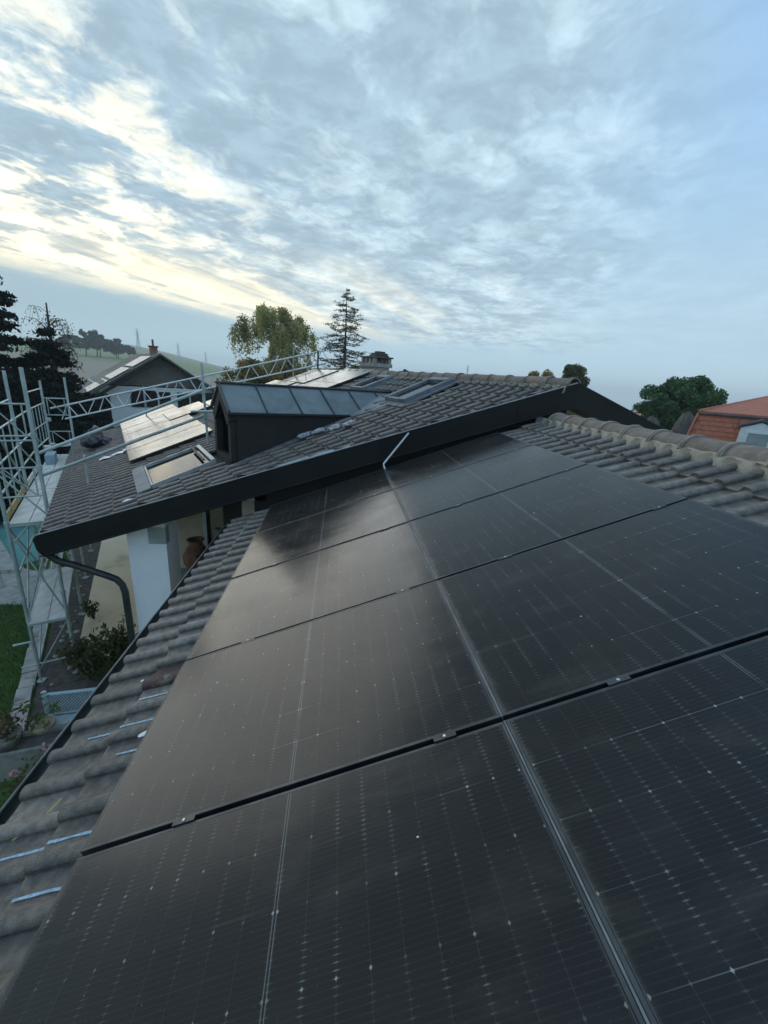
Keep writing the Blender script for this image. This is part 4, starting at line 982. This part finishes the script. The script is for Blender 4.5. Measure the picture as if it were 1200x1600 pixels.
for k, (c_, lb) in enumerate((((-3.28, 4.05, .02), 'rose stem with one pale pink bloom beside the trough'), ((-3.50, 3.72, .02), 'rose stem with a white pink bloom nearest the camera'))):
    e = thing('rose_bush', c_, lb, 'flower'); top_ = Vector(c_)+Vector((0, 0, .72-.12*k))
    MB().tube([c_, Vector(c_).lerp(top_, .5)+Vector((.02, .01, 0)), top_], [.008, .006, .004], 5).build('stem', 'bark', e)
    rr = np.random.default_rng(k+70)
    o = obj('blossom', quad_mesh('blossom', leaves(np.array(top_)+rr.normal(size=(50, 3))*.022, .04, .2, 1.0, rr), 'petal_pale'), e); o.location = [-q for q in c_]
    o = obj('foliage', quad_mesh('foliage', leaves(np.array(c_)+rr.normal(size=(140, 3))*np.array([.14, .14, .12])+np.array([0, 0, .3]), .045, .4, 1.8, rr), 'leaf_shrub'), e); o.location = [-q for q in c_]
# pool with teal cover beyond the lawn
MB().prism([(-8.9, 11.3, .05), (-7.9, 13.5, .05), (-14.5, 23.5, .05), (-19.5, 19.5, .05)], (0, 0, -.04)).build('pool', pmat('teal pool water', (.15, .36, .32), (.20, .42, .37), .8, .12, .15, 3, .5), kind='structure')
MB().prism([(-9.6, 10.9, .14), (-8.6, 11.1, .14), (-8.75, 11.32, .14), (-11.8, 14.6, .14), (-12.2, 14.3, .14)], (0, 0, -.12)).build('pool_coping', 'stone', kind='structure')
# terrace furniture behind the pillar
tb = thing('garden_table', (-1.9, 7.0, .03), 'grey table covered with a sheet on the terrace behind the white pillar', 'table')
MB().box((-2.5, 6.7, 2.02), (-1.2, 7.4, 2.10)).build('table_top', 'blind', tb)
for x in (-2.45, -1.25):
    for y_ in (6.75, 7.35): MB().box((x-.03, y_-.03, .03), (x+.03, y_+.03, 2.02)).build('leg', 'dark_wood', tb)
MB().box((-2.46, 6.74, 1.2), (-1.24, 6.78, 2.02)).build('apron', 'rock', tb)
def jar(c_, s, label, mat='terracotta', handle=True):
    e = thing('clay_jar', tuple(c_), label, 'jar')
    MB().lathe([(.05*s, 0), (.10*s, .02*s), (.17*s, .16*s), (.18*s, .26*s), (.12*s, .38*s), (.085*s, .42*s), (.085*s, .47*s), (.115*s, .50*s), (.09*s, .50*s), (.06*s, .44*s), (0, .3*s)], c_, 18).build('body', mat, e, 40)
    if handle:
        for sg in (-1, 1): MB().tube([Vector(c_)+Vector((sg*.09*s, 0, .45*s)), Vector(c_)+Vector((sg*.2*s, 0, .43*s)), Vector(c_)+Vector((sg*.22*s, 0, .33*s)), Vector(c_)+Vector((sg*.16*s, 0, .22*s))], .018*s, 6).build('handle', mat, e, 40)
jar((-1.80, 6.95, 2.10), 1.0, 'brown two handled clay jar on the terrace table')
jar((-1.98, 7.2, 2.10), 1.55, 'tall pink terracotta jar standing behind the brown jar', handle=False)

# short grass of the lawn strip beside the kerb
ng = 14000; gu = rng.uniform(1.0, 7.5, ng); gv = -4.06-rng.random(ng)**1.3*3.4
base_ = np.array(UP0)[None, :]*np.array([1, 1, 0])+np.outer(gu, np.array(UH))+np.outer(gv, np.array(VH)); base_[:, 2] = 0
an = rng.uniform(0, 6.283, ng); wv_ = np.stack([np.cos(an), np.sin(an), 0*an], 1)*.006; tip = rng.normal(size=(ng, 3))*.018; tip[:, 2] = rng.uniform(.03, .075, ng)
gq = np.stack([base_-wv_, base_+wv_, base_+wv_*.3+tip, base_-wv_*.3+tip], 1).reshape(-1, 3)
M['grass'] = leafmat('lawn grass', (.05, .10, .022), (.09, .15, .04), .3)
obj('lawn_grass', quad_mesh('lawn_grass', gq, 'grass'), kind='stuff', label='short green lawn grass beside the kerb', cat='grass')
# ================================================================== TREES
def crown_mesh(e, base, cs, size, mat, up=.1, aspect=1.7, r=None, name='crown'):
    o = obj(name, quad_mesh(name, leaves(cs, size, up, aspect, r), mat), e); o.location = [-q for q in base]; return o
def limb_tube(mb, pts, r0, r1, n=6):
    k = len(pts); mb.tube(pts, [r0+(r1-r0)*i/(k-1) for i in range(k)], n, False)
def birch(base, H, W, label, seed, nl=46000, leaf=.10, mat='leaf_birch', bark='bark_birch', droop=1.0, name='birch_tree'):
    rr = np.random.default_rng(seed); e = thing(name, tuple(base), label, 'tree'); b0 = Vector(base)
    tb_ = MB(); lead = [b0+Vector((0, 0, -.3)), b0+Vector((.1, 0, H*.3)), b0+Vector((-.1, .1, H*.62)), b0+Vector((.05, 0, H*.93))]
    limb_tube(tb_, lead, .22, .03, 8); cs = []
    def along(pts, f):
        f = min(max(f, 0), .999)*(len(pts)-1); i = int(f); return pts[i].lerp(pts[i+1], f-i)
    limbs = []
    for k in range(60):
        f = rr.uniform(.30, .97); p = along(lead, f); a = rr.uniform(0, 6.283)
        ln = W*(.5*math.sin(math.pi*min(1, (1.04-f)/.72))+.12)*rr.uniform(.7, 1.1)
        d_ = Vector((math.cos(a), math.sin(a), 0)); rise = rr.uniform(.25, .6)
        pts = [p, p+d_*ln*.5+Vector((0, 0, ln*rise)), p+d_*ln*.95+Vector((0, 0, ln*rise*1.1)), p+d_*ln*1.08+Vector((0, 0, ln*rise*.6))]
        limb_tube(tb_, pts, .05*(1.2-f), .008, 5); limbs.append(pts)
    strands = []
    for k in range(1300):
        pts = limbs[int(rr.integers(len(limbs)))]; s_ = along(pts, rr.uniform(.3, 1.0)); L = rr.uniform(.5, 2.4)*droop
        off = Vector((rr.normal()*.28, rr.normal()*.28, 0)); strands.append((s_+off*.3, s_+off+Vector((0, 0, -L))))
    for a_, b_ in strands[::4]: tb_.tube([a_, b_], .006, 3, False)
    tb_.build('trunk', bark, e)
    idx = rr.integers(len(strands), size=nl); f = rr.random(nl)
    A = np.array([s_[0] for s_ in strands]); B = np.array([s_[1] for s_ in strands])
    cs = A[idx]+(B[idx]-A[idx])*f[:, None]+rr.normal(size=(nl, 3))*.10
    crown_mesh(e, base, cs, leaf, mat, -.6, 1.7, rr); return e
def conifer(name, base, H, W, label, seed, whorls=30, per=7, nl=16000, leaf=.12, mat='leaf_dark', lo=.1, sag=.25, sparse=False, cat='tree', tipw=.04, group=None):
    rr = np.random.default_rng(seed); e = thing(name, tuple(base), label, cat, group); b0 = Vector(base); tb_ = MB()
    limb_tube(tb_, [b0+Vector((0, 0, -.3)), b0+Vector((.04, 0, H*.5)), b0+Vector((0, .03, H))], H*.016+.03, .015, 7)
    segs = []
    for k in range(whorls):
        f = lo+(1-lo)*(k+rr.uniform(0, .9))/whorls; z = H*f
        for q in range(per):
            a = rr.uniform(0, 6.283); ln = W*.5*((1-f)**.8+tipw)*rr.uniform(.55, 1.12)
            d_ = Vector((math.cos(a), math.sin(a), 0)); p = b0+Vector((0, 0, z))
            p1 = p+d_*ln*.55+Vector((0, 0, -ln*sag*.7)); p2 = p+d_*ln+Vector((0, 0, -ln*sag*(.5+.4*rr.random())+(ln*rr.uniform(-.18, .30) if sparse else 0)))
            tb_.tube([p, p1, p2], [.012+.012*ln, .008+.006*ln, .004], 4, False); segs += [(p, p1, .35, ln), (p1, p2, 1.0, ln)]
            for _ in range(3 if sparse else 2):
                g_ = rr.uniform(.3, 1); s_ = p.lerp(p2, g_); side = Vector((-d_.y, d_.x, 0))*(1 if rr.random() > .5 else -1)
                t_ = s_+(side*.8+d_*.6).normalized()*ln*.38+Vector((0, 0, -ln*sag*.35)); segs.append((s_, t_, .8, ln*.5))
                tb_.tube([s_, t_], [.006+.004*ln, .003], 3, False)
    tb_.build('trunk', 'bark', e)
    wts = np.array([s_[2]*s_[3] for s_ in segs]); wts /= wts.sum(); idx = rr.choice(len(segs), size=nl, p=wts); f = rr.random(nl)
    A = np.array([s_[0] for s_ in segs]); B = np.array([s_[1] for s_ in segs])
    cs = A[idx]+(B[idx]-A[idx])*f[:, None]+rr.normal(size=(nl, 3))*np.array([.09, .09, .06])*(1.0 if not sparse else .8)
    crown_mesh(e, base, cs, leaf, mat, 0, 2.0, rr); return e
def blob_tree(name, base, H, rx, rz, zc_, label, seed, clumps=70, nl=16000, leaf=.13, mat='leaf_pine', bark='bark', cat='tree', cl=.24, group=None, flat=.6, fork=4):
    rr = np.random.default_rng(seed); e = thing(name, tuple(base), label, cat, group); b0 = Vector(base); tb_ = MB()
    top_ = b0+Vector((0, 0, zc_)); limb_tube(tb_, [b0+Vector((0, 0, -.3)), b0.lerp(top_, .5)+Vector((rx*.06, 0, 0)), top_], H*.02+.05, H*.008+.02, 7)
    cc = []
    while len(cc) < clumps:
        p = rr.normal(size=3); p /= np.linalg.norm(p); p *= rr.uniform(.55, 1.0)**.6
        if p[2] < -flat: continue
        cc.append(p*np.array([rx, rx, rz]))
    cc = np.array(cc)+np.array(top_)
    for k in range(0, clumps, max(1, clumps//(fork*5))):
        q = Vector(cc[k]); tb_.tube([b0.lerp(top_, rr.uniform(.6, 1)), top_.lerp(q, .5)+Vector((0, 0, -rz*.1)), q], [H*.007+.01, .02, .008], 5, False)
    tb_.build('trunk', bark, e)
    idx = rr.integers(clumps, size=nl); off = rr.normal(size=(nl, 3)); off /= np.linalg.norm(off, axis=1)[:, None]
    cs = cc[idx]+off*(rr.random(nl)**.4)[:, None]*np.array([rx, rx, rz])*cl
    crown_mesh(e, base, cs, leaf, mat, .1, 1.5, rr); return e

birch((-4.3, 34.4, 0), 11.9, 5.0, 'tall drooping birch with yellowing leaves behind the far roof', 11)
blob_tree('golden_bush', (-6.3, 33.2, 0), 6.9, 2.0, 2.2, 4.8, 'golden brown bushy tree at the foot of the drooping birch', 12, mat='leaf_gold', leaf=.12, nl=9000, clumps=50)
blob_tree('golden_bush', (-3.6, 31.6, 0), 6.6, 2.2, 1.9, 4.9, 'olive gold bush under the right side of the birch', 13, mat='leaf_gold', leaf=.12, nl=8000, clumps=50)
conifer('larch_tree', (1.2, 38.8, 0), 13.7, 10.5, 'thin bare larch with upswept twigs beside the birch', 14, whorls=46, per=4, nl=13000, leaf=.065, mat='leaf_larch', lo=.30, sag=.10, sparse=True)
# dark conifers at the left edge
conifer('spruce_tree', (-12.35, 16.9, 0), 10.0, 5.4, 'big black green spruce cut by the left edge', 15, whorls=30, per=8, nl=42000, leaf=.10, lo=.04, sag=.12, tipw=.07)
conifer('spruce_tree', (-10.95, 18.0, 0), 7.3, 4.4, 'lower dark spruce in front of the big one', 16, whorls=26, per=8, nl=36000, leaf=.10, lo=.03, sag=.18, tipw=.1)
birch((-12.6, 21.0, 0), 9.3, 1.7, 'wispy almost leafless tree top rising behind the dark spruces', 17, nl=1500, leaf=.06, mat='leaf_larch', bark='bark', droop=.35, name='bare_tree')
blob_tree('yew_tree', (-14.2, 20.0, 0), 6.0, 2.6, 2.4, 3.6, 'dense dark yew behind the spruces', 18, mat='leaf_dark', leaf=.15, nl=9000)
# clipped hedge running behind the scaffold to the neighbour
def hedge(a, b_, h, wd, label, seed, mat='leaf_dark', nl=14000):
    rr = np.random.default_rng(seed); A, B = Vector(a), Vector(b_); dd_ = (B-A).normalized(); sd_ = Vector((-dd_.y, dd_.x, 0))
    e = thing('hedge', tuple(A.lerp(B, .5)), label, 'hedge')
    MB().prism([A-sd_*wd*.4, A+sd_*wd*.4, A+sd_*wd*.4+Vector((0, 0, h*.93)), A-sd_*wd*.4+Vector((0, 0, h*.93))], B-A).build('hedge_core', 'asphalt', e)
    f = rr.random(nl); s_ = rr.uniform(-.5, .5, nl); z = rr.random(nl); edge = rr.random(nl)
    s_ = np.where(edge < .6, np.sign(s_)*(.42+.1*rr.random(nl)), s_); z = np.where(edge >= .6, .93+.08*rr.random(nl), z)
    cs = np.array(A)+np.outer(f, np.array(B-A))+np.outer(s_*wd, np.array(sd_)); cs[:, 2] += z*h
    o = obj('foliage', quad_mesh('foliage', leaves(cs, .13, .2, 1.5, rr), mat), e); o.location = -A.lerp(B, .5)
hedge((-17.5, 16.0, 0), (-10.2, 20.6, 0), 4.7, 1.6, 'tall dark clipped hedge between scaffold and the neighbouring house', 21)
hedge((-10.0, 19.6, 0), (-8.0, 22.4, 0), 3.2, 1.2, 'lower olive hedge in front of the neighbouring house', 22, 'leaf_shrub', 9000)
blob_tree('dark_shrub', (2.6, 24.0, 0), 7.2, 1.25, 1.0, 6.2, 'dark shrub showing left of the chimney', 23, mat='leaf_shrub', leaf=.11, nl=4500, clumps=36)
blob_tree('dark_shrub', (4.6, 23.6, 0), 6.9, .9, .8, 6.15, 'dark shrub showing right of the chimney', 24, mat='leaf_shrub', leaf=.11, nl=3000, clumps=30)
blob_tree('golden_tree', (20.0, 39.5, -1), 9.6, 1.7, 1.5, 7.9, 'small golden tree peeping over the far ridge', 25, mat='leaf_gold', leaf=.14, nl=3500, clumps=30)
blob_tree('evergreen_tree', (20.6, 33.6, -1), 10.0, 1.05, 1.3, 8.4, 'dark uneven evergreen over the peak of the far ridge', 26, mat='leaf_shrub', leaf=.12, nl=5000, clumps=26, cl=.34)
blob_tree('stone_pine', (23.1, 24.5, -.8), 8.4, 2.3, 1.75, 6.95, 'round dark green pine right of the far gable', 27, clumps=95, nl=34000, leaf=.10, mat='leaf_pine', cl=.22, flat=.9)
blob_tree('brown_bush', (20.9, 26.6, -1), 5.0, 1.0, .8, 5.2, 'brown bush at the left foot of the round pine', 28, mat='leaf_shrub', leaf=.1, nl=1500, clumps=16)

# ================================================================== NEIGHBOURING HOUSE (dark gable)
NB = thing('house', (-9.0, 30.0, 0), 'white rendered neighbour house with dark gable and chimney behind the scaffold', 'house')
GA, GB = Vector((-13.0, 25.2, 0)), Vector((-6.95, 28.9, 0)); gdir = (GB-GA).normalized(); gn = Vector((-gdir.y, gdir.x, 0))
def nb(x, y, z): return GA+gdir*x+gn*y+Vector((0, 0, z))
GW = (GB-GA).length; PKH = 6.85; EVH = 4.1; ovh = 1.0
MB().obox(nb, (0, 0, 0), (GW, 9, 4.95)).build('wall', 'plaster', NB)
px_ = GW*.46
MB().prism([nb(px_-3.2, -.06, 5.02), nb(px_, -.06, PKH-.12), nb(px_+3.4, -.06, 5.02)], gn*8.9).build('gable', 'gable', NB)
for sgn, xe in ((-1, -ovh), (1, GW+ovh)):
    ze = PKH-abs(xe-px_)*(PKH-EVH)/(px_+ovh)
    sl_ = MB().prism([nb(px_, -.7, PKH), nb(xe, -.7, ze), nb(xe, 9.6, ze), nb(px_, 9.6, PKH)], (0, 0, .12)).build('roof', 'roof_dark', NB); sl_['_base'] = [0, 0, 0]
    if sgn < 0:
        for q, (f0, f1, y0, y1) in enumerate(((.10, .34, -.2, 3.6), (.38, .62, -.2, 3.6), (.66, .9, -.4, 3.2))):
            g3 = lambda f_, y_, dz: nb(px_+(xe-px_)*f_, y_, PKH+(ze-PKH)*f_+dz)
            MB().prism([g3(f0, y0, .16), g3(f1, y0, .16), g3(f1, y1, .16), g3(f0, y1, .16)], (0, 0, .04)).build('roof_panel', 'zinc', sl_)
MB().prism([nb(-.9, -.72, EVH-.1), nb(px_, -.72, PKH-.12), nb(px_, -.72, PKH-.32), nb(-.9, -.72, EVH-.3)], gn*.06).build('bargeboard', 'dark_wood', NB)
nc = MB().obox(nb, (px_-.2, 1.2, PKH-.4), (px_+.2, 1.7, PKH+.5)).build('chimney', 'terracotta', NB); nc['_base'] = [0, 0, 0]
MB().obox(nb, (px_-.26, 1.13, PKH+.5), (px_+.26, 1.77, PKH+.57)).build('chimney_cap', 'roof_dark', nc)
MB().tube([nb(px_, 1.45, PKH+.55), nb(px_, 1.45, PKH+.95)], .06, 6).build('flue', 'roof_dark', nc)
for x0, x1, z0, z1 in ((1.55, 2.25, 3.75, 4.75), (2.35, 3.0, 3.75, 4.75), (3.1, 3.75, 3.75, 4.7), (4.15, 4.85, 3.7, 4.7), (4.95, 5.65, 3.7, 4.7), (5.75, 6.5, 3.7, 4.75), (.9, 1.9, 1.95, 2.45)):
    wf = MB().obox(nb, (x0, -.05, z0), (x1, .02, z0+.06)).obox(nb, (x0, -.05, z1-.06), (x1, .02, z1)).obox(nb, (x0, -.05, z0+.06), (x0+.06, .02, z1-.06)).obox(nb, (x1-.06, -.05, z0+.06), (x1, .02, z1-.06)).build('window', 'dark_wood', NB); wf['_base'] = [0, 0, 0]
    MB().obox(nb, (x0+.062, -.02, z0+.062), (x1-.062, .01, z1-.062)).build('pane', 'glass', wf)

# ================================================================== RED MANSARD HOUSE
RH = thing('house', (17.5, 12.5, -.6), 'red tiled mansard house with a white framed dormer at the right edge', 'house')
ra, rb_ = Vector((13.6, 12.95, 0)), Vector((17.6, 9.2, 0)); rd = (rb_-ra).normalized(); rn = Vector((-rd.y, rd.x, 0))
if rn.dot(EYE-ra) > 0: rn = -rn
def rh(x, y, z): return ra+rd*x+rn*y+Vector((0, 0, z))
MB().obox(rh, (-.1, .3, -.6), (7, 7, 3.2)).build('wall', 'plaster', RH)
core = MB().prism([rh(-.12, .02, 3.2), rh(.32, .62, 5.98), rh(7, .62, 5.98), rh(7, .02, 3.2)], rn*6).build('mansard', 'roof_red', RH); core['_base'] = [0, 0, 0]
# tile courses on the steep slope
nc_ = 15
for k in range(nc_):
    z0 = 3.4+k*.17; f = (z0-3.2)/2.78; f1 = (z0+.19-3.2)/2.78; x0 = -.12+.44*f
    for j in range(18):
        xa = x0+j*.24+(.12 if k % 2 else 0)
        if xa > 4.6: continue
        MB().prism([rh(xa+.005, .60*f-.035, z0), rh(xa+.235, .60*f-.035, z0), rh(xa+.235, .60*f1-.012, z0+.185), rh(xa+.005, .60*f1-.012, z0+.185)], rn*.02).build('roof_tile', 'roof_red', core) if (k > 4 and j < 16 and (k*18+j) >= 0) else None
MB().prism([rh(.30, .60, 6.02), rh(7, .60, 6.02), rh(7, 3.6, 6.75), rh(2.3, 3.6, 6.75)], (0, 0, .08)).build('upper_roof', 'roof_red', RH)
MB().tube([rh(.26, .54, 6.02), rh(7, .54, 6.02)], .05, 6).build('cornice', 'roof_dark', RH); MB().tube([rh(.26, .54, 6.02), rh(-.16, -.04, 3.3)], .04, 6).build('hip_edge', 'roof_red', RH)
MB().tube([rh(.26, .56, 6.1), rh(2.3, 3.6, 6.8)], .05, 6).build('hip_ridge', 'roof_red', RH)
DX = 1.55; DZ = .26
_rh = rh
def rh(x, y, z): return _rh(x, y, z+DZ)
dw = MB().prism([rh(DX, -.1, 4.15), rh(DX+1.05, -.1, 4.15), rh(DX+1.02, -.1, 5.42), rh(DX+.52, -.1, 5.62), rh(DX+.03, -.1, 5.42)], rn*.9).build('dormer', 'white_paint', RH); dw['_base'] = [0, 0, 0]
MB().prism([rh(DX-.06, -.16, 5.43), rh(DX+.52, -.16, 5.66), rh(DX+1.11, -.16, 5.43), rh(DX+1.11, -.16, 5.50), rh(DX+.52, -.16, 5.74), rh(DX-.06, -.16, 5.50)], rn*1.0).build('dormer_roof', 'roof_dark', dw)
MB().obox(rh, (DX+.24, -.125, 4.45), (DX+.80, -.105, 5.25)).build('blind', 'blind', dw)
for k in range(9): MB().obox(rh, (DX+.25, -.135, 4.48+k*.085), (DX+.79, -.127, 4.53+k*.085)).build('blind_slat', 'blind', dw)
MB().obox(rh, (DX+.19, -.15, 4.38), (DX+.24, -.10, 5.30)).obox(rh, (DX+.80, -.15, 4.38), (DX+.85, -.10, 5.30)).obox(rh, (DX+.24, -.15, 5.25), (DX+.80, -.10, 5.30)).build('window_frame', 'white_paint', dw)

# boulders and grey roofs below the pine
def boulder(c_, s_, label, seed, mat='rock'):
    rr = np.random.default_rng(seed); bm = bmesh.new(); bmesh.ops.create_icosphere(bm, subdivisions=3, radius=1); ph = rr.normal(size=(5, 3))*2
    for v in bm.verts:
        p = np.array(v.co); k = 1+.16*sum(math.sin(float(p@ph[q])+q) for q in range(5)); v.co = Vector((p[0]*k*s_[0], p[1]*k*s_[1], p[2]*k*s_[2]))
    me = bpy.data.meshes.new('boulder'); bm.to_mesh(me); bm.free(); me.materials.append(M[mat]); obj('boulder', me, None, Matrix.Translation(c_), label=label, cat='boulder')
boulder((20.2, 20.6, 3.4), (.9, .8, 2.0), 'tall grey boulder under the round pine', 1)
boulder((21.0, 19.8, 3.6), (1.5, 1.0, 1.5), 'broad grey boulder between pine and red house', 2)
boulder((19.2, 21.6, 3.0), (1.2, 1.0, 1.6), 'low grey boulder left of the tall one', 3)

# ================================================================== FAR THINGS
def far_house(c_, w_, d_, h, rot, label, wallm='plaster', roofm='roof_dark'):
    e = thing('house', tuple(c_), label, 'house'); cr, sr = math.cos(rot), math.sin(rot)
    def fh(x, y, z): return Vector(c_)+Vector((x*cr-y*sr, x*sr+y*cr, z))
    MB().obox(fh, (-w_/2, -d_/2, -4), (w_/2, d_/2, h)).build('wall', wallm, e)
    MB().prism([fh(-w_/2-.4, -d_/2-.4, h), fh(-w_/2-.4, d_/2+.4, h), fh(-w_/2-.4, 0, h+d_*.35)], Vector((cr, sr, 0))*(w_+.8)).build('roof', roofm, e)
    for k in range(3):
        x = -w_/2+w_*(k+.5)/3; MB().obox(fh, (x-.5, -d_/2-.03, h-2.0), (x+.5, -d_/2+.02, h-.7)).build('window', 'glass', e)
hs = [((96, 150, -9), 'orange roof', 'roof_red', 'nearest'), ((112, 172, -10), 'dark roof', 'roof_dark', 'second'), ((120, 158, -11), 'red roof', 'roof_red', 'third'), ((150, 205, -14), 'dark roof', 'roof_dark', 'fourth'), ((138, 214, -13), 'red roof', 'roof_red', 'farthest')]
for k, (p, rf, mm, nn) in enumerate(hs):
    far_house((p[0], p[1], terrain(p[0], p[1])), 12, 9, 5.5, k*.7, 'hazy distant house with %s in the valley, %s from the gable' % (rf, nn), roofm=mm)
rr = np.random.default_rng(5)
for k in range(7):
    x, y = -127+k*3.2+rr.normal()*1.0, 226+k*1.6+rr.normal()*2.0
    hh = [9.5, 11, 12, 10.5, 9, 7.5, 6.5][k]; z = terrain(x, y)
    blob_tree('field_tree', (x, y, z), hh, hh*.42, hh*.40, hh*.58, 'hazy tree of the clump in the far field, %s from its left end' % ['first', 'second', 'third', 'fourth', 'fifth', 'sixth', 'last'][k], 50+k, clumps=26, nl=1400, leaf=.9, mat='leaf_far', group='far field clump')
for k in range(9):
    az = R(30+k*3.6+rr.normal()*.6); r_ = rr.uniform(180, 420); x, y = r_*math.sin(az), r_*math.cos(az); z = terrain(x, y); hh = rr.uniform(7, 11)
    blob_tree('valley_tree', (x, y, z), hh, hh*.5, hh*.42, hh*.55, 'hazy round tree in the valley beyond the roofs', 80+k, clumps=18, nl=700, leaf=1.1, mat='leaf_far', group='valley trees')
# pylons on the hill
def pylon(x, y, h, label):
    z = terrain(x, y); e = thing('pylon', (x, y, z), label, 'pylon'); b_ = MB()
    for sx in (-1, 1):
        for sy in (-1, 1): b_.tube([(x+sx*h*.09, y+sy*h*.09, z), (x+sx*h*.02, y+sy*h*.02, z+h*.7), (x, y, z+h)], h*.009, 4, False)
    for q in range(6):
        f = q/6; f2 = (q+1)/6; a_ = h*(.09-.07*f); b2 = h*(.09-.07*f2)
        for sy in (-1, 1): b_.tube([(x-a_, y+sy*a_, z+h*.7*f), (x+b2, y+sy*b2, z+h*.7*f2)], h*.005, 4, False); b_.tube([(x+a_, y+sy*a_, z+h*.7*f), (x-b2, y+sy*b2, z+h*.7*f2)], h*.005, 4, False)
    b_.build('mast', 'galv', e)
    for q, L in ((.72, .2), (.84, .16), (.95, .11)): MB().tube([(x-h*L, y, z+h*q), (x+h*L, y, z+h*q)], h*.008, 4).build('crossarm', 'galv', e)
pylon(-200, 460, 20, 'grey lattice pylon on the hill left of the neighbour chimney')
pylon(-205, 580, 17, 'distant pylon on the hill right of the neighbour chimney')
pylon(-178, 600, 15, 'most distant pylon, right of the other two')
MB().tube([(86, 286, terrain(86, 286)), (86, 286, 20.5)], [.7, .35], 6).tube([(84.5, 286, 18), (87.5, 286, 18)], .15, 4).build('radio_mast', 'galv', label='thin hazy mast above the far ridge', cat='mast')

# ================================================================== HAZE
hz = MB().box((-2500, -2500, -86), (2500, 2500, 60)).mesh('haze', None)
hm = bpy.data.materials.new('morning haze'); hm.use_nodes = True; hn = NT(hm.node_tree); hn.n.clear()
pvn = hn.node('ShaderNodeVolumePrincipled'); pvn.inputs['Color'].default_value = (.98, .99, 1.0, 1); pvn.inputs['Density'].default_value = .0007; pvn.inputs['Anisotropy'].default_value = .0
ho = hn.node('ShaderNodeOutputMaterial'); hn.l.new(pvn.outputs[0], ho.inputs['Volume'])
hz.materials.append(hm); obj('haze', hz, kind='stuff')
for e in bpy.data.objects:
    if '_base' in e: del e['_base']
